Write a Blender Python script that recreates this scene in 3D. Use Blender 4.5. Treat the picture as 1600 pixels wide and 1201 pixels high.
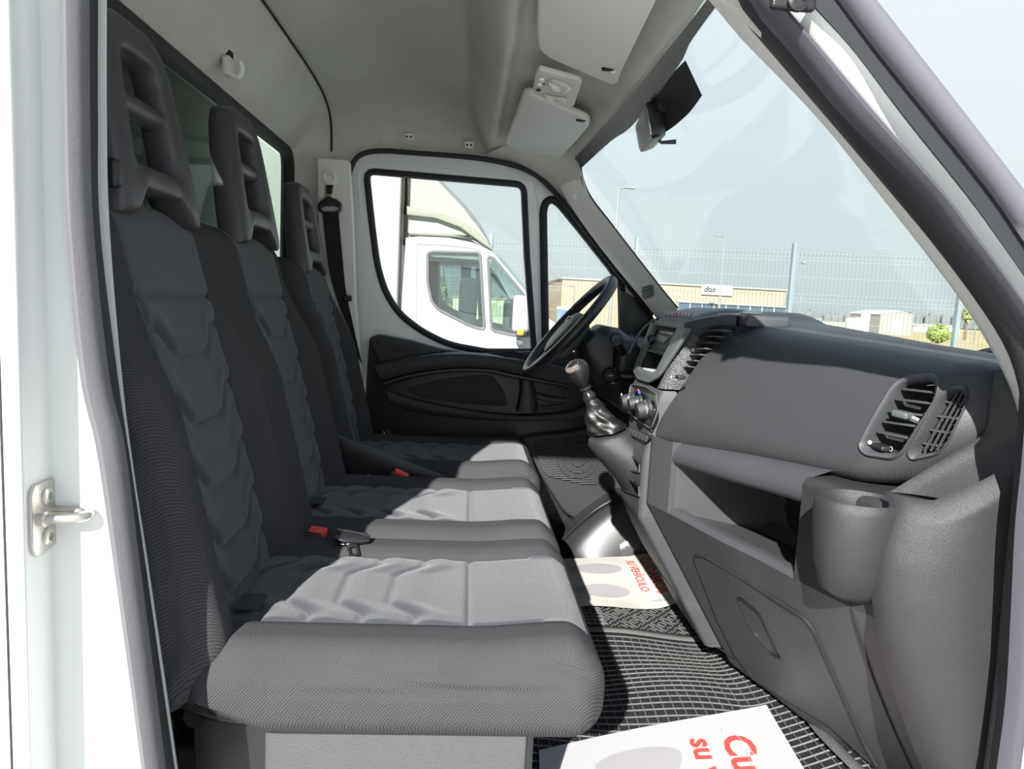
import bpy, bmesh, math, random
import numpy as np
from mathutils import Vector, Matrix
from mathutils.bvhtree import BVHTree
random.seed(7); np.random.seed(7)
for o in list(bpy.data.objects): bpy.data.objects.remove(o)
SC = bpy.context.scene; COL = SC.collection
PI = math.pi
# ------------------------------------------------------------------ camera (level bearings measured from the photo)
def cam_axes(F=1100., vp=(735, 470), roll=3.0):
    r = math.radians(roll)
    b = np.array([(vp[0]-800)/F, -(vp[1]-600.5)/F, 1.]); b /= np.linalg.norm(b)
    h = np.array([math.cos(r), -math.sin(r), 0])
    n = np.cross(b, h); n /= np.linalg.norm(n)
    if n[1] < 0: n = -n
    x = np.cross(b, n)
    if x[0] < 0: x = -x
    return np.array([x, b, n])
RW = cam_axes(); CAM = np.array([0, 0, 1.62]); FPX = 1100.
cd = bpy.data.cameras.new('camera'); cam = bpy.data.objects.new('camera', cd); COL.objects.link(cam)
cd.sensor_width = 36; cd.lens = FPX/1600*36; cd.clip_start = .02; cd.clip_end = 2000
M = Matrix.Identity(4)
for i in range(3):
    M[i][0] = RW[i, 0]; M[i][1] = RW[i, 1]; M[i][2] = -RW[i, 2]; M[i][3] = CAM[i]
cam.matrix_world = M; SC.camera = cam
# ------------------------------------------------------------------ world, sun, exposure
SC.view_settings.view_transform = 'Standard'; SC.view_settings.look = 'None'
SC.view_settings.gamma = 1; SC.view_settings.use_curve_mapping = False
SC.view_settings.exposure = 0.0
W = bpy.data.worlds.new('sky'); SC.world = W; W.use_nodes = True
nt = W.node_tree; nt.nodes.clear()
tc = nt.nodes.new('ShaderNodeTexCoord'); sp = nt.nodes.new('ShaderNodeSeparateXYZ'); rp = nt.nodes.new('ShaderNodeValToRGB')
bg = nt.nodes.new('ShaderNodeBackground'); wo = nt.nodes.new('ShaderNodeOutputWorld')
nt.links.new(tc.outputs['Generated'], sp.inputs[0]); nt.links.new(sp.outputs['Z'], rp.inputs[0])
nt.links.new(rp.outputs[0], bg.inputs[0]); nt.links.new(bg.outputs[0], wo.inputs[0])
cr = rp.color_ramp
cr.elements[0].position = 0.0; cr.elements[0].color = (.72, .79, .80, 1)
cr.elements[1].position = 1.0; cr.elements[1].color = (.34, .50, .80, 1)
e = cr.elements.new(.10); e.color = (.78, .87, .88, 1)
e = cr.elements.new(.35); e.color = (.86, .91, .98, 1)
bg.inputs[1].default_value = 1.0
sd = bpy.data.lights.new('sun', 'SUN'); so = bpy.data.objects.new('sun', sd); COL.objects.link(so)
sd.energy = 12.0; sd.angle = math.radians(.6); sd.color = (1, .975, .935)
EL = math.radians(31); SDIR = Vector((.32*math.cos(EL), .947*math.cos(EL), -math.sin(EL)))
so.rotation_euler = SDIR.to_track_quat('-Z', 'Y').to_euler(); so.location = (-3, -8, 8)

# ------------------------------------------------------------------ measuring helpers
def ray(u, v): return RW @ np.array([(u-800)/FPX, -(v-600.5)/FPX, 1.])
def at(u, v, X=None, Y=None, Z=None):
    d = ray(u, v)
    k = (X-CAM[0])/d[0] if X is not None else (Y-CAM[1])/d[1] if Y is not None else (Z-CAM[2])/d[2]
    return CAM + d*k
def onf(u, v, f, y0=.6, y1=2.7):
    """point where a sight line meets the surface X = f(Y, Z)"""
    d = ray(u, v); g = lambda y: (d[0]*y/d[1]) - f(y, CAM[2]+d[2]*y/d[1])
    ys = np.linspace(y0, y1, 200); gv = [g(y) for y in ys]
    for i in range(199):
        if gv[i]*gv[i+1] <= 0:
            a, b = ys[i], ys[i+1]
            for _ in range(30):
                m = (a+b)/2
                if g(a)*g(m) <= 0: b = m
                else: a = m
            return CAM + d*(a/d[1])
    i = int(np.argmin(np.abs(gv))); return CAM + d*(ys[i]/d[1])
def topx(P):
    c = (np.asarray(P)-CAM) @ RW
    return np.stack([800+FPX*c[..., 0]/c[..., 2], 600.5-FPX*c[..., 1]/c[..., 2]], -1)

# ------------------------------------------------------------------ materials
MATS = {}
def mat(name, col, rough=.6, metal=0., bump=0., bscale=400., var=0., vscale=8., spec=.5, coat=0., weave=0., wscale=700., emit=None, sheen=0.):
    if name in MATS: return MATS[name]
    m = bpy.data.materials.new(name); m.use_nodes = True; MATS[name] = m
    n = m.node_tree; b = n.nodes['Principled BSDF']
    b.inputs['Base Color'].default_value = (*col, 1); b.inputs['Roughness'].default_value = rough
    b.inputs['Metallic'].default_value = metal; b.inputs['Specular IOR Level'].default_value = spec
    b.inputs['Coat Weight'].default_value = coat
    if sheen: b.inputs['Sheen Weight'].default_value = sheen
    t = n.nodes.new('ShaderNodeTexCoord')
    cur = None
    def mul(fac_socket, lo, hi, prev):
        mr = n.nodes.new('ShaderNodeMapRange'); n.links.new(fac_socket, mr.inputs[0])
        mr.inputs[3].default_value = lo; mr.inputs[4].default_value = hi
        mx = n.nodes.new('ShaderNodeMix'); mx.data_type = 'RGBA'; mx.blend_type = 'MULTIPLY'; mx.inputs[0].default_value = 1
        if prev is None: mx.inputs[6].default_value = (*col, 1)
        else: n.links.new(prev, mx.inputs[6])
        n.links.new(mr.outputs[0], mx.inputs[7]); return mx.outputs[2]
    if var:
        z = n.nodes.new('ShaderNodeTexNoise'); z.inputs['Scale'].default_value = vscale; z.inputs['Detail'].default_value = 5
        n.links.new(t.outputs['Object'], z.inputs['Vector']); cur = mul(z.outputs[0], 1-var, 1+var, cur)
    hsock = None
    if weave:
        a = n.nodes.new('ShaderNodeTexWave'); a.inputs['Scale'].default_value = wscale; a.bands_direction = 'DIAGONAL'
        a.inputs['Distortion'].default_value = 2.; a.inputs['Detail'].default_value = 1.
        n.links.new(t.outputs['Object'], a.inputs['Vector']); cur = mul(a.outputs['Fac'], 1-weave, 1+weave, cur)
        mp = n.nodes.new('ShaderNodeMapping'); mp.inputs['Scale'].default_value = (-1, 1.3, .8); n.links.new(t.outputs['Object'], mp.inputs['Vector'])
        a2 = n.nodes.new('ShaderNodeTexWave'); a2.inputs['Scale'].default_value = wscale*.9; a2.bands_direction = 'DIAGONAL'; a2.inputs['Distortion'].default_value = 2.; a2.inputs['Detail'].default_value = 1.
        n.links.new(mp.outputs[0], a2.inputs['Vector']); cur = mul(a2.outputs['Fac'], 1-weave, 1+weave, cur)
    if bump:
        z = n.nodes.new('ShaderNodeTexNoise'); z.inputs['Scale'].default_value = bscale; z.inputs['Detail'].default_value = 2
        n.links.new(t.outputs['Object'], z.inputs['Vector'])
        bp = n.nodes.new('ShaderNodeBump'); bp.inputs['Strength'].default_value = bump; bp.inputs['Distance'].default_value = .002
        n.links.new(z.outputs[0], bp.inputs['Height']); n.links.new(bp.outputs[0], b.inputs['Normal'])
    if cur is not None: n.links.new(cur, b.inputs['Base Color'])
    if emit: b.inputs['Emission Color'].default_value = (*emit[0], 1); b.inputs['Emission Strength'].default_value = emit[1]
    return m
def glass(name, tint, fac=.07, rough=.02):
    m = bpy.data.materials.new(name); m.use_nodes = True; MATS[name] = m
    n = m.node_tree; n.nodes.clear()
    tr = n.nodes.new('ShaderNodeBsdfTransparent'); tr.inputs[0].default_value = (*tint, 1)
    gl = n.nodes.new('ShaderNodeBsdfGlossy'); gl.inputs['Roughness'].default_value = rough; gl.inputs[0].default_value = (1, 1, 1, 1)
    mx = n.nodes.new('ShaderNodeMixShader'); mx.inputs[0].default_value = fac
    o = n.nodes.new('ShaderNodeOutputMaterial')
    n.links.new(tr.outputs[0], mx.inputs[1]); n.links.new(gl.outputs[0], mx.inputs[2]); n.links.new(mx.outputs[0], o.inputs[0]); return m
fab = mat('seat_fabric', (.044, .047, .056), .95, bump=.5, bscale=900, weave=.12, wscale=190, var=.1, vscale=14, spec=.15, sheen=.24)
fabb = mat('bolster_fabric', (.056, .056, .059), .95, bump=.8, bscale=700, weave=.30, wscale=150, var=.14, vscale=14, spec=.15)
plast = mat('dash_plastic', (.056, .058, .063), .48, bump=.35, bscale=500, var=.12, vscale=6, spec=.45)
plast2 = mat('grained_plastic', (.030, .030, .032), .42, bump=.45, bscale=900, var=.1, vscale=30, spec=.5)
lidm = mat('ribbed_plastic', (.042, .043, .047), .45, bump=.35, bscale=650, weave=.08, wscale=150, spec=.45)
blk = mat('black_plastic', (.016, .016, .018), .38, bump=.15, bscale=500, spec=.5)
blkm = mat('matt_black', (.012, .012, .013), .8)
gloss = mat('gloss_black', (.015, .015, .016), .15)
rub = mat('rubber', (.022, .023, .026), .65, bump=.4, bscale=300)
rubg = mat('weathered_rubber', (.13, .128, .138), .6, bump=.15, bscale=200, var=.08)
pod = mat('bezel_grey', (.085, .095, .093), .45, bump=.3, bscale=700)
hlin = mat('headliner', (.60, .60, .545), .97, bump=.6, bscale=500, var=.17, vscale=5, spec=.05)
trimm = mat('cream_trim', (.84, .83, .79), .6, bump=.15, bscale=500)
visor_m = mat('visor_grey', (.70, .70, .66), .8, bump=.15, bscale=600)
white = mat('white_paint', (.80, .82, .80), .25, coat=.3)
whited = mat('white_door_paint', (.88, .89, .89), .28, coat=.3)
hr = mat('headrest_plastic', (.062, .058, .066), .42, bump=.15, bscale=600, var=.06, vscale=20, spec=.5)
steel = mat('steel', (.62, .60, .56), .35, metal=1.)
chrome = mat('chrome', (.8, .8, .8), .12, metal=1.)
redp = mat('red_plastic', (.75, .07, .06), .5)
rubm = mat('grey_rubber', (.075, .075, .09), .55, bump=.1, bscale=200, spec=.3)
rubs = mat('smooth_rubber', (.025, .027, .031), .6, spec=.25)
rubl = mat('light_moulding', (.125, .125, .145), .5, spec=.3)
paper = mat('paper', (.44, .44, .45), .9)
paperd = mat('dirty_paper', (.50, .49, .45), .9, var=.22, vscale=12)
printg = mat('grey_print', (.34, .33, .34), .9)
printr = mat('red_print', (.50, .06, .045), .9)
printk = mat('dark_print', (.05, .05, .05), .9)
matr = mat('mat_rubber', (.018, .018, .019), .55, bump=.6, bscale=120, var=.25, vscale=9, spec=.5)
matd = mat('mat_ridge', (.095, .095, .094), .6, bump=.6, bscale=200, var=.35, vscale=15)
carp = mat('carpet', (.02, .02, .021), .95, bump=1., bscale=500)
box_g = mat('grey_vinyl', (.070, .070, .072), .7, bump=.5, bscale=300, var=.1, vscale=40)
leather = mat('boot_leather', (.009, .0088, .0085), .42, bump=.4, bscale=180, spec=.5)
gknob = mat('worn_knob', (.011, .0105, .010), .36, bump=.3, bscale=250, var=.3, vscale=60)
webb = mat('belt_webbing', (.016, .016, .017), .85, bump=.6, bscale=800)
g_clear = glass('clear_glass', (.95, .97, .965), .035)
g_ws = glass('windscreen_glass', (.93, .965, .965), .03)
g_rear = glass('tinted_glass', (.60, .66, .62), .05)
g_truck = glass('green_glass', (.80, .88, .86), .14)

# ------------------------------------------------------------------ mesh helpers
class Geo:
    def __init__(s): s.v = []; s.f = []; s.m = []
    def add(s, vf, mi=0):
        v, f = vf; k = len(s.v); s.v.extend([tuple(map(float, p)) for p in v]); s.f.extend([tuple(i+k for i in q) for q in f]); s.m.extend([mi]*len(f)); return s
def join(*vfs):
    g = Geo()
    for a in vfs: g.add(a)
    return g.v, g.f
def obj(name, vf, mats, parent=None, label=None, kind=None, smooth=40, fmat=None, recalc=True):
    if isinstance(vf, Geo): v, f, mi = vf.v, vf.f, vf.m
    else: v, f = vf; mi = None
    me = bpy.data.meshes.new(name)
    me.from_pydata([tuple(map(float, p)) for p in v], [], [tuple(int(i) for i in q) for q in f]); me.update()
    if recalc:
        bm = bmesh.new(); bm.from_mesh(me); bmesh.ops.recalc_face_normals(bm, faces=bm.faces); bm.to_mesh(me); bm.free()
    for m in (mats if isinstance(mats, (list, tuple)) else [mats]): me.materials.append(m)
    if mi is not None and len(mi) == len(me.polygons): me.polygons.foreach_set('material_index', mi)
    if fmat is not None:
        va = np.array(v)
        for p in me.polygons: p.material_index = fmat(va[list(p.vertices)].mean(0))
    if smooth:
        me.polygons.foreach_set('use_smooth', [True]*len(me.polygons)); me.set_sharp_from_angle(angle=math.radians(smooth))
    o = bpy.data.objects.new(name, me); COL.objects.link(o)
    if parent is not None:
        # parts are modelled in world coordinates; only the Empty at a thing's base is offset
        o.parent = parent
        if parent.type == 'EMPTY': o.matrix_parent_inverse = parent.matrix_basis.inverted()
    if label: o['label'] = label
    if kind: o['kind'] = kind
    return o
def thing(name, label=None, cat=None, loc=(0, 0, 0), group=None, kind=None):
    o = bpy.data.objects.new(name, None); COL.objects.link(o); o.location = [float(q) for q in loc]; o.empty_display_size = .05
    o.matrix_basis = Matrix.Translation(o.location)
    tag(o, label, cat, group, kind); return o
def tag(o, label=None, cat=None, group=None, kind=None):
    if label: o['label'] = label
    if cat: o['category'] = cat
    if group: o['group'] = group
    if kind: o['kind'] = kind
    return o
def copy_tree(o, off=(0, 0, 0)):
    c = o.copy(); COL.objects.link(c); c.location = Vector(o.location)+Vector(off)
    for ch in list(o.children):
        d = ch.copy(); COL.objects.link(d); d.parent = c
        for g in list(ch.children):
            e2 = g.copy(); COL.objects.link(e2); e2.parent = d
    return c
def grid(P, cu=False, cv=False):
    P = np.asarray(P); nu, nv = P.shape[:2]; v = P.reshape(-1, 3); f = []
    for i in range(nu if cu else nu-1):
        for j in range(nv if cv else nv-1):
            a = i*nv+j; b = ((i+1) % nu)*nv+j; c = ((i+1) % nu)*nv+(j+1) % nv; d = i*nv+(j+1) % nv
            f.append((a, b, c, d))
    return v, f
def loft(loops, caps=True, closed=True):
    v, f = grid(np.array(loops), cv=closed); f = list(f); n = len(loops[0]); k = len(loops)
    if caps: f.append(tuple(range(n))[::-1]); f.append(tuple((k-1)*n+i for i in range(n)))
    return v, f
def smoothpath(pts, n, closed=False):
    P = np.array(pts, float); m = len(P); out = []
    segs = m if closed else m-1
    for t in np.linspace(0, segs, n, endpoint=not closed):
        i = min(int(t), segs-1); u = t-i
        if closed: p = [P[(i+k) % m] for k in (-1, 0, 1, 2)]
        else: p = [P[max(i-1, 0)], P[i], P[i+1], P[min(i+2, m-1)]]
        out.append(.5*(2*p[1]+(p[2]-p[0])*u+(2*p[0]-5*p[1]+4*p[2]-p[3])*u*u+(3*p[1]-p[0]-3*p[2]+p[3])*u**3))
    return np.array(out)
def resample(P, n, closed=False):
    P = np.array(P, float); Q = np.vstack([P, P[:1]]) if closed else P
    d = np.r_[0, np.cumsum(np.linalg.norm(np.diff(Q, axis=0), axis=1))]
    t = np.linspace(0, d[-1], n, endpoint=not closed)
    return np.stack([np.interp(t, d, Q[:, k]) for k in range(P.shape[1])], 1)
def fillet(P, r, k=5):
    P = np.array(P, float); n = len(P); out = []
    R = r if isinstance(r, (list, tuple)) else [r]*n
    for i in range(n):
        a, b, c = P[i-1], P[i], P[(i+1) % n]
        u = a-b; w = c-b; lu = np.linalg.norm(u); lw = np.linalg.norm(w); q = min(R[i], lu*.48, lw*.48)
        if q < 1e-6: out.append(b); continue
        s = b+u/lu*q; e_ = b+w/lw*q
        for t in np.linspace(0, 1, k): out.append((1-t)**2*s+2*t*(1-t)*b+t*t*e_)
    return np.array(out)
def tube(path, r, n=10, caps=True, closed=False, flat=1.0, up=None):
    P = np.array(path, float); m = len(P); loops = []
    R = np.broadcast_to(np.array(r, float), (m,)) if np.ndim(r) < 1 or len(np.atleast_1d(r)) == m else np.interp(np.linspace(0, 1, m), np.linspace(0, 1, len(r)), r)
    T = np.gradient(P, axis=0)
    if closed: T = np.roll(P, -1, 0)-np.roll(P, 1, 0)
    T /= np.linalg.norm(T, axis=1)[:, None]+1e-12
    ref = np.array(up if up is not None else ([0, 0, 1.] if abs(T[0][2]) < .9 else [1., 0, 0]), float)
    N = ref-T[0]*(ref@T[0]); N /= np.linalg.norm(N)
    for i in range(m):
        if up is not None: N = np.array(up, float)
        N = N-T[i]*(N@T[i]); N /= np.linalg.norm(N)+1e-12; B = np.cross(T[i], N)
        loops.append([P[i]+R[i]*(math.cos(a)*N*flat+math.sin(a)*B) for a in np.linspace(0, 2*PI, n, endpoint=False)])
    v, f = grid(np.array(loops), cu=closed, cv=True); f = list(f)
    if caps and not closed: f.append(tuple(range(n))[::-1]); f.append(tuple((m-1)*n+i for i in range(n)))
    return v, f
def rbox(c, size, r, d=None, deform=None, seg=4):
    """rounded box; d = target grid spacing"""
    h = np.array(size, float)/2; r = min(r, *(h*.999))
    V = {}; vs = []; fs = []
    cnt = [max(2, int(round(2*h[k]/d))) if d else None for k in range(3)]
    def axis(k):
        if d: return np.linspace(-h[k], h[k], cnt[k]+1)
        a = np.linspace(0, 1, seg+1)
        return np.r_[-h[k]+r*a, (h[k]-r)+r*a] if h[k]-r > 1e-6 else np.r_[-h[k]+r*a[:-1], r*a]
    ax = [axis(0), axis(1), axis(2)]
    def vid(p):
        key = tuple(np.round(p, 6))
        if key not in V: V[key] = len(vs); vs.append(p)
        return V[key]
    for k in range(3):
        i, j = [(1, 2), (2, 0), (0, 1)][k]
        for sg in (-1, 1):
            idx = np.empty((len(ax[i]), len(ax[j])), int)
            for a, x in enumerate(ax[i]):
                for b, y in enumerate(ax[j]):
                    p = np.zeros(3); p[k] = sg*h[k]; p[i] = x; p[j] = y; idx[a, b] = vid(p)
            for a in range(len(ax[i])-1):
                for b in range(len(ax[j])-1):
                    q = (idx[a, b], idx[a+1, b], idx[a+1, b+1], idx[a, b+1])
                    fs.append(q if sg > 0 else q[::-1])
    P = np.array(vs); core = np.clip(P, -(h-r), h-r); D = P-core; L = np.linalg.norm(D, axis=1)[:, None]
    P = core+D/np.maximum(L, 1e-9)*r
    if deform is not None: P = deform(P, h)
    return P+np.array(c, float), fs
def rot(vf, ax, ang, c=(0, 0, 0)):
    v, f = vf; R = np.array(Matrix.Rotation(ang, 3, ax)); c = np.array(c, float); return (np.array(v)-c) @ R.T+c, f
def orient(vf, xd, yd, zd, o):
    v, f = vf; A = np.array([xd, yd, zd], float); A /= np.linalg.norm(A, axis=1)[:, None]; return np.array(v) @ A+np.array(o, float), f
def frame(outer, inner, th, place, m=8, p=.6):
    """ring of rounded section between two matched 2D loops; place(a, b, depth) -> point"""
    O = np.array(outer); I = np.array(inner); C = (O+I)/2; H = (O-I)/2; L = []
    sg = lambda x: math.copysign(abs(x)**p, x)
    for j in range(len(O)):
        row = []
        for a in np.linspace(0, 2*PI, m, endpoint=False):
            q = C[j]+H[j]*sg(math.cos(a)); row.append(place(q[0], q[1], th/2*sg(math.sin(a))))
        L.append(row)
    return grid(np.array(L), cu=True, cv=True)
def prism(outline, place, d0, d1, holes=(), bevel=0.):
    """flat plate with optional holes; place(a, b, depth)"""
    cu = bpy.data.curves.new('tmp', 'CURVE'); cu.dimensions = '2D'; cu.fill_mode = 'BOTH'
    bev = min(bevel, abs(d1-d0)/2*.95); cu.extrude = abs(d1-d0)/2-bev; cu.bevel_depth = bev; cu.bevel_resolution = 2
    cu.offset = -bev
    for lp in [outline, *holes]:
        s = cu.splines.new('POLY'); s.points.add(len(lp)-1); s.use_cyclic_u = True
        for i, p in enumerate(lp): s.points[i].co = (float(p[0]), float(p[1]), 0, 1)
    o = bpy.data.objects.new('tmp', cu); COL.objects.link(o)
    dg = bpy.context.evaluated_depsgraph_get(); me = bpy.data.meshes.new_from_object(o.evaluated_get(dg))
    bm = bmesh.new(); bm.from_mesh(me); bmesh.ops.remove_doubles(bm, verts=bm.verts, dist=1e-5); bm.to_mesh(me); bm.free()
    mid = (d0+d1)/2
    v = [place(q.co.x, q.co.y, mid+q.co.z) for q in me.vertices]; f = [tuple(p.vertices) for p in me.polygons]
    bpy.data.objects.remove(o); bpy.data.curves.remove(cu); bpy.data.meshes.remove(me)
    return v, f
def lathe(prof, c, axis=(0, 0, 1), n=24, caps=True):
    a = Vector(axis).normalized(); x = a.orthogonal().normalized(); y = a.cross(x); c = np.array(c, float)
    L = [[c+np.array(a)*h+r*(math.cos(t)*np.array(x)+math.sin(t)*np.array(y)) for t in np.linspace(0, 2*PI, n, endpoint=False)] for r, h in prof]
    return loft(L, caps)
def text(s, size, place, shear=0., ext=.0005, sx=1., bold=0.):
    cu = bpy.data.curves.new('tmp', 'FONT'); cu.body = s; cu.size = size; cu.shear = shear; cu.extrude = ext; cu.offset = bold; cu.resolution_u = 3
    o = bpy.data.objects.new('tmp', cu); COL.objects.link(o); dg = bpy.context.evaluated_depsgraph_get()
    me = bpy.data.meshes.new_from_object(o.evaluated_get(dg))
    v = [place(q.co.x*sx, q.co.y, q.co.z) for q in me.vertices]; f = [tuple(p.vertices) for p in me.polygons]
    bpy.data.objects.remove(o); bpy.data.curves.remove(cu); bpy.data.meshes.remove(me)
    return v, f
def sstep(x, a, b):
    t = np.clip((x-a)/(b-a), 0, 1); return t*t*(3-2*t)
def band(A, B, Ya, Yb, n=40, bulge=0., th=.02, ext=None):
    """strip with thickness between two measured edge curves lying in planes Y=Ya, Y=Yb"""
    a = resample(smoothpath(A, 60), n); b = resample(smoothpath(B, 60), n); L = []
    for p, q in zip(a, b):
        P = at(p[0], p[1], Y=Ya); Q = at(q[0], q[1], Y=Yb); R = []
        for t in (0, .25, .5, .75, 1):
            X = P*(1-t)+Q*t; X = X+np.array([0, -1, 0])*bulge*4*t*(1-t); R.append(X)
        R.append(Q+[th*Q[0]/Q[1], th, 0]); R.append(P+[th*P[0]/P[1], th, 0]); L.append(R)
    return loft(L)
XZ = lambda Y, s=1: (lambda a, b, d: (a, Y+s*d, b))
def fx(pts, Y): return [tuple(at(u, v, Y=Y)[[0, 2]]) for u, v in pts]
# ================================================================== SETTING: ground, cab floor, shell
asph = mat('asphalt', (.50, .495, .475), .9, var=.15, vscale=3)
grass_dry = mat('dry_grass', (.42, .34, .16), 1., var=.3, vscale=.25)
def quad(x0, x1, y0, y1, z, n=1):
    xs = np.linspace(x0, x1, n+1); ys = np.linspace(y0, y1, n+1)
    return grid([[(x, y, z) for y in ys] for x in xs])
obj('ground', quad(-60, 120, -40, 16, 0), asph, kind='structure', smooth=0)
def field_z():
    xs = np.linspace(-150, 400, 56); ys = np.linspace(16, 420, 42)
    return grid([[(x, y, .08*math.sin(x*.21)+.08*math.sin(y*.13+x*.05)) for y in ys] for x in xs])
obj('field', field_z(), grass_dry, kind='structure', smooth=60)
obj('floor', rbox((.15, 1.72, .70), (1.7, 1.74, .09), .02), carp, kind='structure')
# firewall closing the footwell under the dashboard
obj('wall_front', rbox((1.02, 1.72, 1.08), (.06, 1.66, .78), .02), carp, kind='structure')

# ---- headliner
def ztop(x, y=1.7):
    a = 2.285+.05*sstep(x, -.51, -.28); a = a-.172*sstep(x, -.055, .055)
    rec = sstep(x, .060, .085)*(1-sstep(x, .30, .34))*(1-sstep(y, 1.60, 1.63)*(1-sstep(y, 1.76, 1.79)))*(1-sstep(y, 2.36, 2.42))
    return a-.05*sstep(x, .20, .40)+.022*rec
def zedge(x): return 2.115-.02*sstep(x, -.1, .05)-.16*np.clip((x-.05)/.3, 0, 1)**1.5
def xfront(y): return .362-.03*abs((y-1.72)/.7)**4
def ceil_pt(x, ph):
    c, s = math.cos(ph), math.sin(ph)
    y = 1.72+.855*math.copysign(abs(c)**.36, c)
    zt = float(ztop(x, y)); ze = min(float(zedge(x)), zt-.02); z = ze+(zt-ze)*abs(s)**.5
    k = float(sstep(x, -.34, -.28)*(1-sstep(x, -.01, .035))*(1-sstep(z, 2.19, 2.26)))
    y += .030*k*(1 if c > 0 else -1)
    return x, y, z
PHS = np.linspace(0, PI, 150)
def headliner():
    P = []
    for u in np.linspace(0, 1, 130):
        row = []
        for ph in PHS:
            c = math.cos(ph); y = 1.72+.855*math.copysign(abs(c)**.36, c)
            xf = xfront(max(1.02, min(2.42, y))); row.append(ceil_pt(-.51+(xf+.51)*u, ph))
        P.append(row)
    v, f = grid(np.array(P)); n = len(v)
    up = np.array(v)+np.array([0, 0, .012])
    return list(v)+list(up), list(f)+[tuple(i+n for i in q)[::-1] for q in f]
ceiling = obj('ceiling', headliner(), hlin, kind='structure', smooth=60)
roof = obj('roof', rbox((-.28, 1.72, 2.40), (1.34, 1.90, .09), .03), white, kind='structure')  # extended rearwards over the gap so no sun enters the rear window
obj('roof_rail', rbox((-.14, .835, 2.25), (1.02, .09, .25), .03), white, kind='structure')
obj('roof_rail', rbox((-.18, 2.635, 2.25), (.86, .06, .29), .02), white, kind='structure')
obj('roof_front', rbox((.375, 1.72, 2.27), (.05, 1.15, .22), .02), white, kind='structure')
# rear header panel between window and ceiling seam, wrapping round to the pillars
EDGE = np.array([ceil_pt(-.51, ph) for ph in PHS])
def rear_header():
    P = []
    for e in EDGE:
        lo = np.array([-.625, min(max(e[1], .90), 2.468), min(2.082, e[2]-.035)]); row = []
        for t in np.linspace(0, 1, 12): row.append(lo*(1-t)+e*t+np.array([.012, 0, .012])*math.sin(PI*t))
        P.append(row)
    return grid(P)
rh = obj('wall_rear', rear_header(), hlin, kind='structure', smooth=60)
# corner panels down beside the far end of the rear window
obj('corner_panel', grid([[(-.625+.115*t**1.2, 2.462+(min(2.572, 2.56)-2.462)*t, z) for t in np.linspace(0, 1, 8)] for z in np.linspace(1.1, 2.13, 20)]), hlin, rh)
obj('corner_panel', grid([[(-.53+.14*t, 2.575, z) for t in np.linspace(0, 1, 4)] for z in np.linspace(1.3, 2.30, 10)]), hlin, rh)
seam = [e+np.array([.002, -.004*math.copysign(1, e[1]-1.72)*(abs(e[1]-1.72) > .7), -.003]) for e in EDGE]
obj('seam', tube(seam, .0032, 6), blkm, rh)
# rear wall below and around the window, window seal, glass
RW_X = -.62
plYZ = lambda a, b, d: (RW_X+d, a, b)
win = fillet([(.93, 1.50), (2.46, 1.50), (2.46, 2.085), (.93, 2.085)], .07, 7)
obj('rear_panel', prism([(.80, .75), (2.60, .75), (2.60, 2.11), (.80, 2.11)], plYZ, -.03, -.012, [win]), hlin, rh)
w2 = thing('window_2', kind='structure', loc=(RW_X, 1.7, 1.8))
wo_ = resample(win, 120, True); cy = wo_.mean(0)
win_in = np.array([cy+(p-cy)*np.array([(.765-.028)/.765, (.2925-.028)/.2925]) for p in wo_]); win_out = np.array([cy+(p-cy)*np.array([(.765+.004)/.765, (.2925+.004)/.2925]) for p in wo_])
obj('window_seal', frame(win_out, win_in, .035, lambda a, b, d: (RW_X+d, a, b)), rub, w2)
obj('pane', prism(win_in, plYZ, -.018, -.013), g_rear, w2)

# ---- windscreen
def ws_top(y): w = (y-1.72)/.7; return .366-.03*abs(w)**4
def ws_bot(y): w = (y-1.72)/.7; return .80+.26*(1-w*w)
def f_ws(y, z, off=0.):
    y = min(max(y, .98), 2.46); v = (2.10-z)/.58; bow = .025*4*v*(1-v) if 0 < v < 1 else 0
    return ws_top(y)*(1-v)+ws_bot(y)*v+bow+off
wsd = thing('window_1', kind='structure', loc=(.6, 1.72, 1.8))
def ws_grid(off):
    return [[(f_ws(y, z, off), y, z) for y in np.linspace(.935, 2.425, 30)] for z in np.linspace(2.115, 1.52, 20)]
va, fa = grid(ws_grid(0)); vb, fb = grid(ws_grid(.006)); nv = len(va)
obj('pane', (list(va)+list(vb), list(fa)+[tuple(i+nv for i in q)[::-1] for q in fb]), g_ws, wsd, smooth=60)
def on_ws(poly, off=-.003):
    return [onf(u, v, lambda y, z: f_ws(y, z, off), .7, 2.6) for u, v in poly]
def ws_plate(poly, n=8, offa=-.010, offb=-.001):
    """thin plate following the glass; poly = [(lower edge px...)], given as two edge curves"""
    A, B = poly; a = resample(smoothpath(A, 40), 30); b = resample(smoothpath(B, 40), 30); L = []
    for p, q in zip(a, b):
        row = []
        for t in np.linspace(0, 1, n): row.append(onf(*(p*(1-t)+q*t), lambda y, z: f_ws(y, z, offa), .7, 2.7))
        for t in np.linspace(1, 0, n): row.append(onf(*(p*(1-t)+q*t), lambda y, z: f_ws(y, z, offb), .7, 2.7))
        L.append(row)
    return loft(L)
obj('black_border', ws_plate(([(898, 247), (940, 200), (974, 164), (1028, 96), (1064, 52), (1116, -15)], [(909, 262), (955, 220), (992, 192), (1062, 100), (1080, 64), (1134, -10)])), blk, wsd)
obj('sensor_cover', ws_plate(([(1000, 186), (1022, 152), (1048, 118), (1071, 94)], [(1020, 206), (1040, 206), (1075, 178), (1097, 149)])), blkm, wsd)

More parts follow.
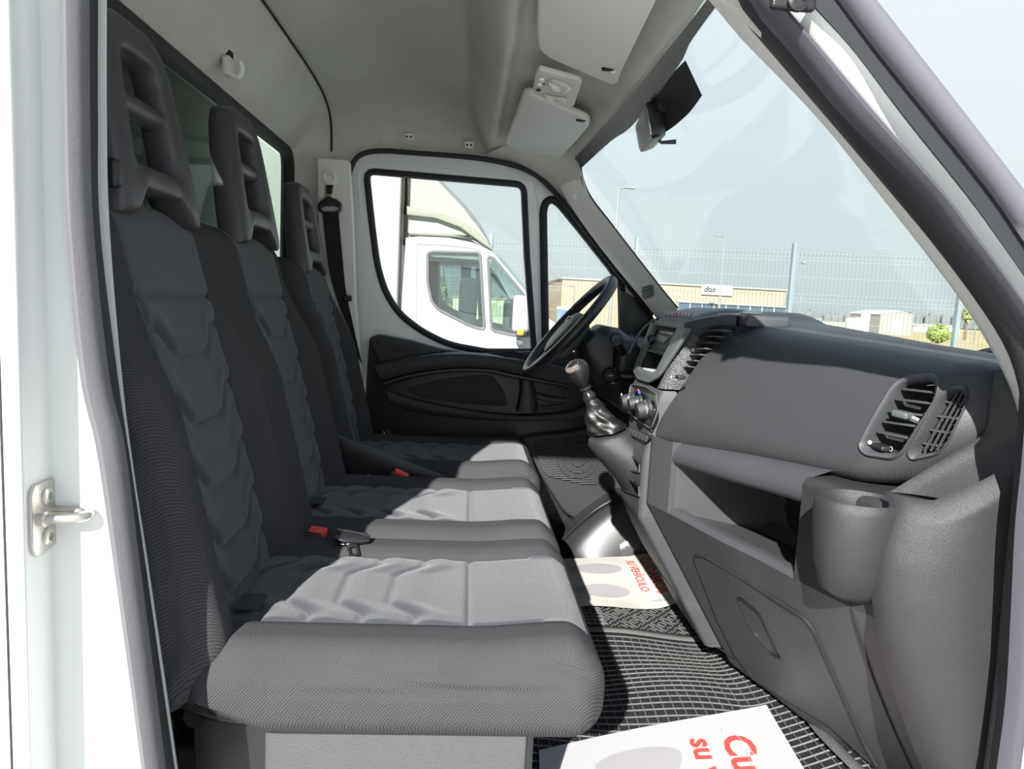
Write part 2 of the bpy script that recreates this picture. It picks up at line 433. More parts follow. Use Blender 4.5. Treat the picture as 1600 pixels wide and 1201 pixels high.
# ---- far side: pillars, driver's door
def far_plate(name, px, Y, d0, d1, m, parent=None, holes=(), r=.01, bevel=.003, label=None, kind=None):
    o = fillet(fx(px, Y), r) if r else fx(px, Y)
    return obj(name, prism(o, lambda a, b, d: (a, Y+d, b), d0, d1, holes, bevel), m, parent, label, kind)
ap = thing('trim_1', kind='structure', loc=(.5, 2.45, 1.8))
apA = [(876, 292), (893, 322), (925, 368), (965, 420), (1000, 463), (1022, 492), (1040, 520)]
apB = [(908, 268), (922, 308), (950, 345), (990, 397), (1030, 448), (1056, 480), (1075, 505)]
obj('pillar_cover', band(apA, apB, 2.50, 2.40, bulge=.012, th=.09), trimm, ap, smooth=50)
obj('pillar_seal', tube(smoothpath([at(u, v, Y=2.41) for u, v in [(906, 252), (909, 278), (922, 308), (950, 345), (990, 397), (1030, 448), (1058, 482)]], 40), .006, 8), rub, ap)
obj('cap', lathe([(.011, 0), (.011, -.004), (.009, -.005)], at(899, 307, Y=2.455), (0, 1, 0), 18), trimm, ap)
tw = Geo(); c0 = at(1012, 456, Y=2.42)
for i in range(-5, 6):
    for j in range(-5, 6):
        if abs(i)+abs(i+2*j)/2 <= 6 and abs(j) <= 5 and abs(i+j) <= 5:
            p = c0+np.array([(i+j*.5)*.0052, 0, j*.0046]); tw.add(lathe([(.0016, 0), (.0016, -.012)], p+[0, .004, 0], (0, 1, 0), 6))
tg = obj('tweeter_grille', tw, blkm, ap, smooth=0); tg['kind'] = 'stuff'
# grey headliner corner between ceiling and A pillar
obj('pillar_top', band([(760, 240), (805, 252), (850, 278), (884, 312)], [(850, 205), (880, 225), (900, 245), (912, 282)], 2.53, 2.40, bulge=.02, th=.03), hlin, ap, smooth=50)

bp = thing('trim_2', kind='structure', loc=(-.48, 2.46, 1.7))
bpo = [(497, 248), (546, 251), (551, 330), (556, 470), (566, 600), (540, 700), (512, 560), (503, 420), (498, 330)]
far_plate('pillar_cover', bpo, 2.47, -.012, .03, trimm, bp, r=.008)
obj('cap', lathe([(.026, 0), (.026, -.008), (.018, -.012), (.017, -.006), (.0, -.006)], at(515, 277, Y=2.458), (0, 1, 0), 24, False), trimm, bp)
obj('cap_rib', rbox(at(517, 272, Y=2.446), (.022, .006, .008), .003), trimm, bp)
far_plate('adjuster_slot', [(508, 289), (523, 289), (523, 310), (508, 310)], 2.455, -.003, .002, steel, bp, r=.002, bevel=.001)
far_plate('adjuster_button', [(510, 289), (521, 289), (519, 303), (511, 303)], 2.45, -.006, .002, blk, bp, r=.002)

d1 = thing('door_1', kind='structure', loc=(.2, 2.58, 1.5))
DY = 2.585
d_out = [(556, 560), (551, 480), (547, 400), (545, 300), (548, 264), (562, 243), (592, 236), (650, 240), (760, 251), (830, 270), (878, 318), (930, 385), (985, 455), (1025, 505), (1045, 560), (1045, 760), (560, 760)]
w_main = [(573, 268), (818, 289), (823, 400), (834, 549), (760, 549), (700, 538), (655, 515), (622, 488), (602, 455), (590, 415), (581, 345)]
w_q = [(848, 330), (852, 316), (862, 311), (873, 318), (905, 357), (955, 420), (970, 445), (972, 560), (852, 560)]
hm = fillet(fx(w_main, DY), [.03, .03, .01, .02, .02, .05, .06, .06, .06, .05, .05], 6); hq = fillet(fx(w_q, DY), .02, 5)
obj('door_frame', prism(fillet(fx(d_out, DY), .03), lambda a, b, d: (a, DY+d, b), -.012, .05, [hm, hq], .006), whited, d1)
def loop_tube(lp, Y, r, flat=1.): return tube(resample(np.array([(a, Y, b) for a, b in lp]), 140, True), r, 8, closed=True, flat=flat, up=(0, 1, 0))
obj('window_seal', loop_tube(hm, DY-.010, .0125, 1.2), rub, d1)
obj('quarter_window_seal', loop_tube(hq, DY-.010, .0150, 1.1), rub, d1)
obj('window_pane', prism(hm, lambda a, b, d: (a, DY+d, b), .020, .024), g_clear, d1)
obj('quarter_window_pane', prism(hq, lambda a, b, d: (a, DY+d, b), .020, .024), g_clear, d1)
op = [(558, 600), (552, 480), (547, 400), (545, 300), (548, 264), (562, 243), (592, 236), (650, 239), (760, 249), (832, 270), (880, 316), (930, 381), (985, 450), (1020, 492)]
obj('door_seal', tube(smoothpath([at(u, v, Y=2.545) for u, v in op], 110), .009, 8), rub, d1)
# inner line of the white frame at the top (weather strip highlight)
obj('frame_groove', tube(smoothpath([at(u, v, Y=DY-.012) for u, v in [(563, 330), (560, 275), (572, 258), (600, 256), (700, 264), (815, 279), (838, 300), (842, 400), (843, 540)]], 80), .0035, 6), whited, d1)
far_plate('mirror_triangle', [(968, 452), (1000, 470), (1022, 498), (1040, 560), (1040, 600), (975, 600)], 2.565, -.012, .01, blk, d1, r=.01)
DP = 2.535
far_plate('door_panel', [(578, 527), (592, 522), (640, 531), (690, 545), (740, 552), (800, 550), (850, 548), (975, 552), (1040, 600), (1040, 780), (920, 840), (560, 840), (565, 700)], DP, -.015, .03, blk, d1, r=.012, bevel=.006)
far_plate('sail_panel', [(577, 530), (590, 522), (625, 529), (705, 549), (650, 556), (594, 566)], DP-.018, -.008, .012, plast2, d1, r=.01, bevel=.005)
obj('screw_cap', lathe([(.009, 0), (.009, -.003), (.004, -.004), (.0, -.001)], at(594, 535, Y=DP-.027), (0, 1, 0), 16, False), blk, d1)
def far_rail(name, top, bot, Y, prot, m, label=None, n=50):
    a = resample(smoothpath(top, 60), n); b = resample(smoothpath(bot, 60), n); L = []
    for p, q in zip(a, b):
        P = at(*p, Y=Y)[[0, 2]]; Q = at(*q, Y=Y)[[0, 2]]; row = []
        for t, d in ((0, 0), (0, .6), (.08, .9), (.3, 1), (.7, 1), (.92, .9), (1, .6), (1, 0)):
            X = P*(1-t)+Q*t; row.append((X[0], Y-prot*d, X[1]))
        L.append(row)
    return obj(name, loft(L), m, d1, label)
far_rail('armrest', [(588, 568), (640, 556), (707, 549), (770, 553), (820, 561), (900, 575)], [(600, 594), (645, 582), (707, 574), (765, 575), (800, 582), (890, 600)], DP-.012, .065, plast2)
far_rail('armrest_edge', [(600, 592), (645, 580), (707, 572), (765, 573), (800, 580), (890, 598)], [(602, 602), (645, 589), (707, 580), (765, 581), (800, 589), (890, 604)], DP-.012, .050, blk)
far_plate('pull_slot', [(762, 551), (800, 548), (835, 556), (835, 562), (790, 558)], DP-.078, -.003, .003, blkm, d1, r=.004, bevel=.001)
far_rail('pocket_rim', [(605, 607), (650, 622), (707, 634), (770, 643), (823, 646), (890, 640), (930, 620)], [(612, 630), (650, 641), (707, 650), (770, 655), (830, 656), (900, 650), (950, 630)], DP-.012, .040, plast2)
far_rail('side_bolster', [(803, 575), (812, 600), (806, 640)], [(826, 575), (836, 610), (838, 642)], DP-.012, .045, blk)
far_plate('trim_insert', [(632, 607), (690, 592), (740, 586), (770, 587), (787, 610), (794, 634), (727, 631), (660, 620)], DP-.020, -.006, .006, fabb, d1, r=.02, bevel=.003)
hnd = far_plate('handle_bezel', [(822, 594), (866, 592), (890, 612), (892, 634), (840, 641), (828, 618)], DP-.024, -.006, .008, plast2, d1, [fillet(fx([(829, 598), (862, 597), (884, 614), (885, 630), (843, 635), (834, 618)], DP-.024), .006)], r=.01)
far_plate('handle_recess', [(826, 596), (864, 595), (887, 613), (888, 632), (842, 638), (831, 618)], DP-.012, -.002, .004, blkm, d1)
obj('door_handle', tube(smoothpath([at(u, v, Y=DP-.03) for u, v in [(831, 614), (845, 620), (865, 624), (885, 626)]], 20), [.010, .012, .011, .007], 10), plast, d1)
# speaker panel at the front of the door
sk = far_plate('speaker_panel', [(812, 685), (822, 680), (900, 672), (975, 650), (1010, 680), (990, 790), (940, 830), (880, 800), (845, 745)], 2.50, -.02, .02, plast2, d1, r=.03, bevel=.012)
def grille():
    g = Geo(); Y = 2.474; o = np.array(fillet(fx([(832, 690), (880, 682), (935, 682), (955, 742), (928, 760), (850, 742)], Y), .03, 6))
    zs = np.arange(o[:, 1].min(), o[:, 1].max(), .0062)
    for z in zs:
        xs = []
        for i in range(len(o)):
            a, b = o[i-1], o[i]
            if (a[1]-z)*(b[1]-z) < 0: xs.append(a[0]+(b[0]-a[0])*(z-a[1])/(b[1]-a[1]))
        if len(xs) >= 2: g.add(rbox(((min(xs)+max(xs))/2, Y, z), (max(xs)-min(xs), .007, .0034), .0015, seg=1))
    return g
gr = obj('speaker_grille', grille(), plast, d1); gr['kind'] = 'stuff'
ring = at(903, 715, Y=2.468)
for r in (.075, .055, .03):
    obj('grille_ring', tube([ring+[r*math.cos(a), 0, r*math.sin(a)] for a in np.linspace(0, 2*PI, 40, endpoint=False)], .0022, 6, closed=True), plast2, d1)
# ---- near side: B pillar jamb with seals, A pillar, open door
b3 = thing('trim_3', kind='structure', loc=(-.42, .8, 1.4))
zz = (.30, 2.32)
obj('outer_skin', rbox((-.83, .737, 1.31), (.76, .014, 2.02), .0068), white, b3, smooth=60)
obj('panel_seam', rbox((-.4665, .7295, 1.31), (.0022, .002, 2.0), .0008, seg=1), rub, b3)
obj('jamb', rbox((-.490, .775, 1.31), (.06, .066, 2.02), .004), white, b3)
L_ = [(96, -60), (96, 0), (99, 180), (104, 350), (124, 583), (150, 700), (175, 867), (205, 1080), (221, 1201), (240, 1330)]
Mi = [(140, -60), (140, 0), (141, 180), (146, 350), (170, 583), (195, 700), (216, 867), (243, 1080), (258, 1201), (275, 1330)]
Ri = [(153, -60), (153, 0), (153, 180), (156, 350), (183, 583), (205, 735), (226, 880), (254, 1080), (271, 1201), (289, 1330)]
Wi = [(167, -60), (167, 0), (167, 180), (171, 350), (190, 583), (209, 735), (231, 880), (260, 1080), (277, 1201), (296, 1330)]
Li = [(60, -60), (60, 0), (62, 180), (66, 350), (70, 583), (74, 700), (78, 867), (82, 1080), (82, 1201), (82, 1330)]
obj('jamb_step', band(Li, [(p+30, q) for p, q in L_], .800, .800, n=50, th=.02), white, b3)
obj('outer_seal', band(L_, Mi, .795, .80, n=60, bulge=.018, th=.03), rubg, b3, smooth=60)
obj('inner_seal', band([(p-3, q) for p, q in Mi], Ri, .815, .83, n=60, bulge=.010, th=.03), rub, b3, smooth=60)
obj('inner_flange', band([(p-8, q) for p, q in Ri], Wi, .85, .85, n=60, th=.012), white, b3)
obj('pillar_cover', band([(p-20, q) for p, q in Ri], [(p-1, q) for p, q in Wi], .87, .93, n=60, th=.05), blk, b3)
# striker
st = thing('door_striker', 'steel latch striker plate with two screws and a loop on the white door jamb', 'latch', (-.459, .78, 1.345))
X0 = -.4605; pl = lambda a, b, d: (X0+d, a+.022, b)
obj('plate', prism(fillet([(.735, 1.392), (.742, 1.40), (.78, 1.40), (.782, 1.322), (.745, 1.318), (.735, 1.33)], .01), pl, -.001, .005, (), .0015), steel, st)
for z in (1.383, 1.337):
    bo = obj('bolt', lathe([(.0095, 0), (.0095, .003), (.006, .005), (.0045, .005), (.0045, .002), (0, .002)], (X0+.004, .784, z), (1, 0, 0), 20, False), steel, st)
obj('loop', join(tube(smoothpath([(X0, .774, 1.360), (X0+.03, .774, 1.361), (X0+.045, .780, 1.362), (X0+.045, .792, 1.362), (X0+.03, .798, 1.362), (X0, .798, 1.362)], 40), .0058, 10), lathe([(.009, 0), (.009, .006), (.007, .008)], (X0+.004, .774, 1.36), (1, 0, 0), 16)), steel, st)

a4 = thing('trim_4', kind='structure', loc=(.6, .85, 1.7))
q0 = [(970, -204), (1050, -99), (1120, -14), (1160, 37), (1225, 107), (1295, 187), (1380, 300), (1440, 380), (1500, 465), (1545, 540), (1578, 605), (1592, 660)]
q1 = [(1000, -204), (1080, -99), (1150, -14), (1162, 10), (1215, 75), (1300, 178), (1400, 300), (1460, 375), (1522, 460), (1572, 540), (1593, 600), (1601, 660)]
q2 = [(1022, -204), (1102, -99), (1172, -14), (1185, 8), (1245, 80), (1325, 180), (1440, 300), (1490, 365), (1545, 435), (1600, 515), (1635, 580), (1650, 660)]
q3 = [(1056, -204), (1136, -99), (1206, -14), (1220, 4), (1285, 80), (1370, 180), (1472, 300), (1525, 370), (1575, 440), (1625, 515), (1665, 580), (1680, 660)]
q4 = [(1085, -204), (1165, -99), (1235, -14), (1254, 12), (1310, 80), (1397, 180), (1506, 300), (1560, 375), (1605, 440), (1655, 515), (1700, 580), (1715, 660)]
obj('pillar_cover', band(q0, q1, .95, .88, bulge=.004, th=.05), trimm, a4, smooth=60)
obj('inner_seal', band([(p-3, q) for p, q in q1], q2, .86, .835, bulge=.012, th=.03), rub, a4, smooth=60)
obj('outer_seal', band([(p-3, q) for p, q in q2], q3, .825, .815, bulge=.015, th=.03), rubm, a4, smooth=60)
obj('pillar_body', band([(p-8, q) for p, q in q3], [(p+30, q) for p, q in q4], .83, .80, th=.03), white, a4, smooth=60)
# lower part of the opening in front: seals running down to the sill
s0 = [(1592, 620), (1586, 722), (1577, 820), (1567, 921), (1555, 1052), (1536, 1201), (1515, 1330)]
s1 = [(1606, 620), (1598, 722), (1588, 820), (1582, 940), (1574, 1082), (1559, 1201), (1540, 1330)]
s2 = [(1640, 620), (1632, 722), (1622, 820), (1616, 940), (1608, 1082), (1594, 1201), (1575, 1330)]
obj('lower_seal', band(s0, s1, .86, .84, bulge=.010, th=.03), rub, a4, smooth=60)
obj('lower_seal_lip', band([(p-2, q) for p, q in s1], s2, .83, .82, bulge=.014, th=.03), rubm, a4, smooth=60)
obj('lower_body', band([(p-6, q) for p, q in s2], [(p+80, q) for p, q in s2], .84, .80, th=.03), white, a4)
# outer mouldings of the pillar
g0 = [(1090, -220), (1170, -115), (1240, -30), (1275, 12), (1335, 80), (1412, 180), (1508, 300), (1560, 372), (1600, 430), (1680, 545)]
g1 = [(1140, -220), (1220, -115), (1290, -30), (1312, 0), (1372, 80), (1452, 180), (1547, 300), (1600, 378), (1640, 435), (1720, 545)]
g2 = [(1195, -220), (1275, -115), (1345, -30), (1370, 0), (1425, 70), (1503, 170), (1588, 280), (1610, 310), (1680, 410), (1750, 520)]
obj('frame_channel', band(g0, g1, .80, .795, th=.03), rubs, a4, smooth=60)
obj('frame_bar', band(g1, g2, .79, .78, bulge=.012, th=.04), rubl, a4, smooth=60)
bt = at(1245, 3, Y=.785)
obj('bolt', join(lathe([(.011, 0), (.011, -.005), (.007, -.006), (.006, -.002), (0, -.002)], bt, (0, 1, 0), 20, False), rbox(bt+[-.002, .006, .004], (.05, .01, .022), .004)), blk, a4)

# bonnet and wing ahead of the dashboard, and the passenger door swung wide open
obj('front_body', rbox((1.36, 1.72, .93), (.74, 1.86, 1.02), .09), white, kind='structure')
d2 = thing('door_2', kind='structure', loc=(.84, .3, 1.0))
obj('door_shell', rbox((.885, .26, 1.10), (.05, 1.02, .80), .02), white, d2)
obj('door_panel', rbox((.850, .26, 1.06), (.03, .94, .66), .012), plast, d2)
obj('armrest', rbox((.825, .24, 1.22), (.05, .70, .09), .02), plast2, d2)
obj('window_frame', prism(fillet([(.75, 1.48), (.42, 2.10), (-.24, 2.10), (-.25, 1.48)], .06), lambda a, b, d: (.885+d, a, b), -.02, .02, [fillet([(.66, 1.53), (.38, 2.03), (-.17, 2.03), (-.18, 1.53)], .05)], .006), white, d2)
obj('window_pane', prism(fillet([(.68, 1.50), (.39, 2.05), (-.19, 2.05), (-.20, 1.50)], .05), lambda a, b, d: (.885+d, a, b), -.002, .002), g_clear, d2)
# ================================================================== SEATS
def groove(d, w): return np.exp(-(d/w)**2)
def ucurve(s):
    """shape of the stitched brackets across an insert, s in -1..1: low in the middle, up at the sides"""
    a = np.abs(s); return sstep(a, .38, .80)
def cushion(xc, yc, w, z0=1.015, z1=1.146, ln=.575, hump=.006, drop=True):
    iw = .135; cx = xc+ln/2
    def dfm(P, h):
        P = P.copy(); x, y, z = P[:, 0], P[:, 1], P[:, 2]; X = x+cx; top = np.clip((z-(h[2]-.045))/.045, 0, 1)
        # bolsters rise beside the insert, front lip rises a little
        b = sstep(np.abs(y), iw-.012, iw+.035)
        dz = hump*b*top
        dz += (-.006*(1-b)+.010*sstep(X, .02, .16))*top*(1-sstep(X, .16, .22))
        ins = (1-sstep(np.abs(y), iw-.008, iw+.002))
        s = y/iw
        for g in (-.085, -.165, -.245, -.315):
            c = g+.045*(ucurve(s)-.5)
            dz -= .0055*groove(X-c, .0065)*ins*top*(X < .01)
            dz += .0035*groove(X-c-.03, .02)*ins*top
        dz -= .0075*groove(X-.019, .005)*ins*top
        dz -= .006*groove(np.abs(y)-iw, .005)*top*(X < .13)
        # sides: seam groove and gathers
        side = np.clip((np.abs(y)-(h[1]-.012))/.012, 0, 1)
        zz = z+z0+(z1-z0)/2
        sg = .0060*groove(zz-(1.143-.03*sstep(X, .05, .22)), .0042)
        gat = .0038*groove(zz-(1.128+.006*np.sin(X*23)), .0035)*np.exp(-((X+.06)/.09)**2)+.003*groove(zz-(1.112-.01*np.sin(X*9+1)), .004)*np.exp(-((X-.0)/.16)**2)+.0025*groove(zz-1.098, .004)*np.exp(-((X+.05)/.14)**2)
        P[:, 1] -= np.sign(y)*side*(sg+gat)*2.0
        P[:, 1] += np.sign(y)*.008*side*np.cos(np.clip(z/h[2], -1, 1)*PI/2)
        P[:, 2] += dz
        # underside rises to the rear
        low = np.clip((-z)/h[2], 0, 1)
        P[:, 2] += low*.075*(1-sstep(X, -.37, -.24)) if drop else 0
        # nose leans, upper part pulled back a bit
        P[:, 0] += .010*np.cos(np.clip(z/h[2], -1, 1)*PI/2)*sstep(X, .12, .19)
        return P
    return rbox((cx, yc, (z0+z1)/2), (ln, w, z1-z0), .045, .0048, dfm)
def cmat(yc): return lambda c: 0 if (abs(c[1]-yc) < .135 and c[2] > 1.10 and c[0] < .20) else 1
def backrest(ylo, yhi, centers, x0=-.350, z0=1.045, z1=1.745, iw=.135, th=.115, lean=.234, deep=.05, open_side=0):
    yc = (ylo+yhi)/2
    def dfm(P, h):
        P = P.copy(); x, y, z = P[:, 0].copy(), P[:, 1]+yc, P[:, 2]+(z0+z1)/2
        front = np.clip((x+h[0]*.2)/(h[0]*1.2), 0, 1)
        dmin = np.min([np.abs(y-c) for c in centers], axis=0)
        b = sstep(dmin, iw-.012, iw+.05)
        prof = sstep(z, 1.02, 1.16)*(1-sstep(z, 1.44, 1.66))
        edge = np.minimum(y-ylo, yhi-y); outer = sstep(edge, .0, .06)
        dx = deep*b*prof+.012*(1-b)*np.cos((z-1.36)/.36*1.2)
        mid = np.zeros_like(y)
        ins = np.zeros_like(y)
        for c in centers:
            s = (y-c)/iw; i_ = 1-sstep(np.abs(y-c), iw-.006, iw+.004); ins += i_
            for g in (1.535, 1.435, 1.335, 1.245, 1.17):
                cc = g+.045*(ucurve(s)-.5)
                dx -= .0075*groove(z-cc, .006)*i_
                dx += .0032*groove(z-cc-.026, .018)*i_
            dx -= .008*groove(z-1.603, .005)*i_
            dx -= .006*groove(np.abs(y-c)-iw, .005)*(z < 1.61)
        if len(centers) > 1:
            m_ = (centers[0]+centers[1])/2
            dx -= .005*groove(y-(m_-.055), .004)*(z > 1.3)
        # outer bolster cover seam on the sides
        P[:, 0] = x+dx*front
        # plan: shoulders narrow toward the top, waist fuller
        k = (y-yc)/h[1]
        tp = sstep(z, 1.45, 1.76)
        P[:, 1] = (y-yc)-.022*np.sign(k)*sstep(np.abs(k), 1-.16/h[1], 1)*tp
        # the bolster flank carries a stitched seam
        side = np.clip((np.abs(k)-(1-.012/h[1]))/(.012/h[1]), 0, 1)
        seam = x-(h[0]*.05-.03*((z-1.32)/.25)**2+.035)
        P[:, 1] -= np.sign(k)*side*.008*groove(seam, .004)*(z < 1.6)
        # bottom tucks back
        P[:, 0] -= .02*(1-sstep(z, 1.04, 1.14))
        P[:, 0] += -(z-1.13)*lean
        return P
    return rbox((x0-th/2, yc, (z0+z1)/2), (th, yhi-ylo, z1-z0), .05, .0068, dfm)
def bmat(centers): return lambda c: 0 if min(abs(c[1]-q) for q in centers) < .135 else 1
def headrest(parent, yc, z0=1.732, xoff=0., hgt=.275):
    half = [(0, .275), (.05, .274), (.086, .262), (.108, .232), (.120, .18), (.131, .10), (.139, 0.0), (.136, -.018), (.088, -.018), (.078, .014), (.066, .022), (0, .022)]
    half = [(a, b*hgt/.275) for a, b in half]
    o = [(-a, b) for a, b in half[::-1]][:-1]
    outer = np.array(half+[(-a, b) for a, b in half[-2:0:-1]])
    k = hgt/.275
    hole = fillet([(-.060, .222*k), (.060, .222*k), (.074, .062*k), (-.074, .062*k)], [.03, .03, .025, .025], 8)
    # match by angle about the centre
    c = np.array([0, .145*k])
    def byang(P):
        D = resample(np.array(P), 720, True); a = np.arctan2(D[:, 1]-c[1], D[:, 0]-c[0]); idx = np.argsort(a); D = D[idx]; a = a[idx]
        t = np.linspace(-PI, PI, 144, endpoint=False); return np.stack([np.interp(t, a, D[:, 0], period=2*PI), np.interp(t, a, D[:, 1], period=2*PI)], 1)
    O = byang(outer); H = byang(hole)
    def place(a, b, d):
        z = z0+b; t = .062-.014*(b/hgt); return (-.497+xoff-(z-1.735)*.16+d*t, yc+a, z)
    h_ = obj('headrest', frame(O, H, 1.0, place, 16, .55), hr, parent, smooth=50)
    bar = obj('bar', tube([place(a, .150*k, -.05) for a in np.linspace(-.076, .076, 9)], [.024, .020, .019, .019, .019, .019, .019, .020, .024], 12, flat=.9), hr, h_)
    return h_
def buckle(parent, p, d=(1, .1, .15), name='buckle', red=.03, ln=.085, tilt=(0, 0, 1)):
    d = np.array(d, float); d /= np.linalg.norm(d); up = np.array(tilt, float); up -= d*(up@d); up /= np.linalg.norm(up); sd_ = np.cross(up, d)
    b = obj(name, orient(rbox((0, 0, 0), (ln, .034, .020), .006), d, sd_, up, p), blk, parent)
    obj('release_button', orient(rbox((ln/2-.006, 0, 0), (.014, .030, .0165), .003), d, sd_, up, p), redp, b, 'red release button')
    return b

bench = thing('passenger_bench', 'double black fabric passenger bench nearest the open door, on a grey base box', 'seat', (-.1, 1.38, .75))
C1, C2 = 1.13, 1.625
b_ = obj('backrest', backrest(.875, 1.875, [C1, C2]), [fab, fabb], bench, fmat=bmat([C1, C2]), smooth=70)
obj('cushion', cushion(-.37, 1.135, .485), [fab, fabb], bench, fmat=cmat(1.135), smooth=70)
obj('cushion', cushion(-.37, 1.628, .485), [fab, fabb], bench, fmat=cmat(1.628), smooth=70)
headrest(bench, 1.135); headrest(bench, 1.64)
bx = obj('base_box', rbox((-.075, 1.375, .895), (.375, .86, .27), .008), box_g, bench, 'grey vinyl base box')
obj('corner_trim', tube([(.114, .946, .76), (.114, .946, 1.025)], .005, 8), blk, bx)
# tubular frame at the near rear corner
obj('frame_tube', tube(smoothpath([(-.41, .93, 1.30), (-.405, .925, 1.18), (-.385, .918, 1.10), (-.34, .915, 1.065), (-.27, .915, 1.05), (-.18, .93, 1.045)], 50), .016, 12), gloss, bench)
obj('frame_tube', tube([(-.36, .95, 1.02), (-.36, 1.80, 1.02)], .016, 10), gloss, bench)
obj('hinge_bracket', rbox((-.31, .965, .93), (.11, .02, .22), .006), blk, bench)
obj('hinge_bracket', rbox((-.36, 1.0, .86), (.10, .05, .2), .01), blk, bench)
for x, y, z in ((-.365, .925, 1.37),):
    pass
# cushion pull tag
obj('pull_tag', rbox(at(392, 940, Z=1.150), (.035, .055, .004), .0015), fabb, bench)
obj('pull_tag', rbox(at(497, 782, Z=1.150), (.030, .05, .004), .0015), fabb, bench)
p0 = at(497, 831, Y=1.375)
bk = buckle(bench, p0+[-.022, .0, -.006], (1, -.05, -.08), ln=.07)
bk2 = obj('release_button', orient(rbox((0, 0, 0), (.034, .026, .016), .004), (1, -.05, -.1), (0, 1, 0), (0, 0, 1), p0), redp, bk, 'red release button')
# latch tongue lying on the cushion gap
bt_ = thing('belt_tongue', 'black seat belt latch tongue lying on the bench between its two cushions', 'seat belt', at(550, 845, Y=1.31))
pA = at(527, 838, Y=1.312); pB = at(578, 842, Y=1.312)
obj('sleeve', loft([[p+[0, w*math.cos(a), h_*math.sin(a)] for a in np.linspace(0, 2*PI, 14, endpoint=False)] for p, w, h_ in ((pA+[0, 0, .004], .022, .012), (pA*.7+pB*.3, .026, .014), (pA*.3+pB*.7, .021, .011), (pB, .012, .006))]), gloss, bt_)
q = at(545, 845, Y=1.30); r_ = at(553, 876, Y=1.255)
ax = (r_-q)/np.linalg.norm(r_-q); sx = np.array([1, .0, 0]); sx = sx-ax*(sx@ax); sx /= np.linalg.norm(sx); nz = np.cross(sx, ax)
def tplace(a, b, d): return q+sx*a+ax*b+nz*d
obj('latch_plate', prism(fillet([(-.022, -.012), (.038, -.012), (.034, .004), (.014, .010), (.014, .042), (-.006, .042), (-.006, .010), (-.022, .004)], .004), tplace, -.002, .002, [fillet([(-.001, .018), (.009, .018), (.009, .036), (-.001, .036)], .002)], .001), gloss, bt_)

drv = thing('driver_seat', 'single black fabric driver seat beyond the bench beside the far door', 'seat', (-.1, 2.2, .75))
obj('backrest', backrest(1.965, 2.435, [2.205], z1=1.715, x0=-.352), [fab, fabb], drv, fmat=bmat([2.205]), smooth=70)
obj('cushion', cushion(-.37, 2.205, .47, ln=.59), [fab, fabb], drv, fmat=cmat(2.205), smooth=70)
headrest(drv, 2.205, z0=1.69, xoff=-.005, hgt=.25)
obj('seat_base', rbox((-.08, 2.2, .89), (.42, .42, .26), .02), blk, drv)
obj('side_shield', orient(rbox((0, 0, 0), (.40, .03, .15), .014, .02), (1, 0, -.35), (0, 1, 0), (.35, 0, 1), (-.25, 1.945, 1.12)), blk, drv)
for u, w, k in ((627, 740, .042), (578, 747, .022)):
    p = at(u, w, Y=1.895); bb = buckle(drv, p+[.0, 0, -.016], (.85, 0, -.40), ln=.07)
    obj('release_button', orient(rbox((0, 0, 0), (k, .024, .014), .004), (.85, 0, -.40), (0, 1, 0), (.4, 0, .85), p), redp, bb, 'red release button')
obj('recline_lever', tube(smoothpath([at(604, 672, Y=2.42), at(612, 690, Y=2.40), at(622, 695, Y=2.38)], 10), .012, 8), blk, drv)

# driver's belt on the far pillar
sb = thing('seat_belt', 'black seat belt hanging from the cream pillar behind the driver seat', 'seat belt', at(520, 320, Y=2.43))
wl = [(504, 333), (509, 380), (516, 430), (530, 478), (548, 520), (560, 560)]; wr = [(529, 333), (535, 400), (540, 450), (548, 490), (558, 535), (566, 570)]
obj('webbing', band(wl, wr, 2.435, 2.435, n=24, th=.003), webb, sb)
obj('guide_loop', frame(resample(fillet(fx([(496, 318), (506, 309), (524, 309), (535, 318), (533, 332), (520, 335), (505, 334), (497, 330)], 2.43), .01), 60, True), resample(fillet(fx([(503, 325), (510, 322), (523, 322), (529, 325), (528, 329), (520, 330), (508, 330), (504, 329)], 2.43), .003), 60, True), .018, XZ(2.43), 8), blk, sb)
obj('guide_boss', lathe([(.016, 0), (.016, -.014), (.011, -.02)], at(515, 315, Y=2.455), (0, 1, 0), 20), blk, sb)
obj('stop_button', rbox(at(543, 466, Y=2.43), (.03, .016, .02), .005), blk, sb)
# near shoulder belt guide beside the first headrest
ng = thing('belt_guide', 'small black belt guide block beside the lower edge of the nearest headrest', 'seat belt', at(173, 270, Y=.97))
obj('guide_block', rbox(at(171, 270, Y=.97), (.028, .02, .038), .007), blk, ng)
obj('guide_slot', rbox(at(171, 270, Y=.97)+[.002, -.0105, 0], (.016, .002, .022), .001), gloss, ng)
# ================================================================== DASHBOARD
dash = thing('dashboard', 'long dark grey plastic dashboard with glove lid, vents and open shelf under the windscreen', 'dashboard', (.6, 1.7, .8))
def inpoly(P, poly):
    P = np.asarray(P); x, y = P[..., 0], P[..., 1]; r = np.zeros(x.shape, bool); n = len(poly)
    for i in range(n):
        x1, y1 = poly[i-1]; x2, y2 = poly[i]
        c = ((y1 > y) != (y2 > y)) & (x < (x2-x1)*(y-y1)/(y2-y1+1e-12)+x1); r ^= c
    return r
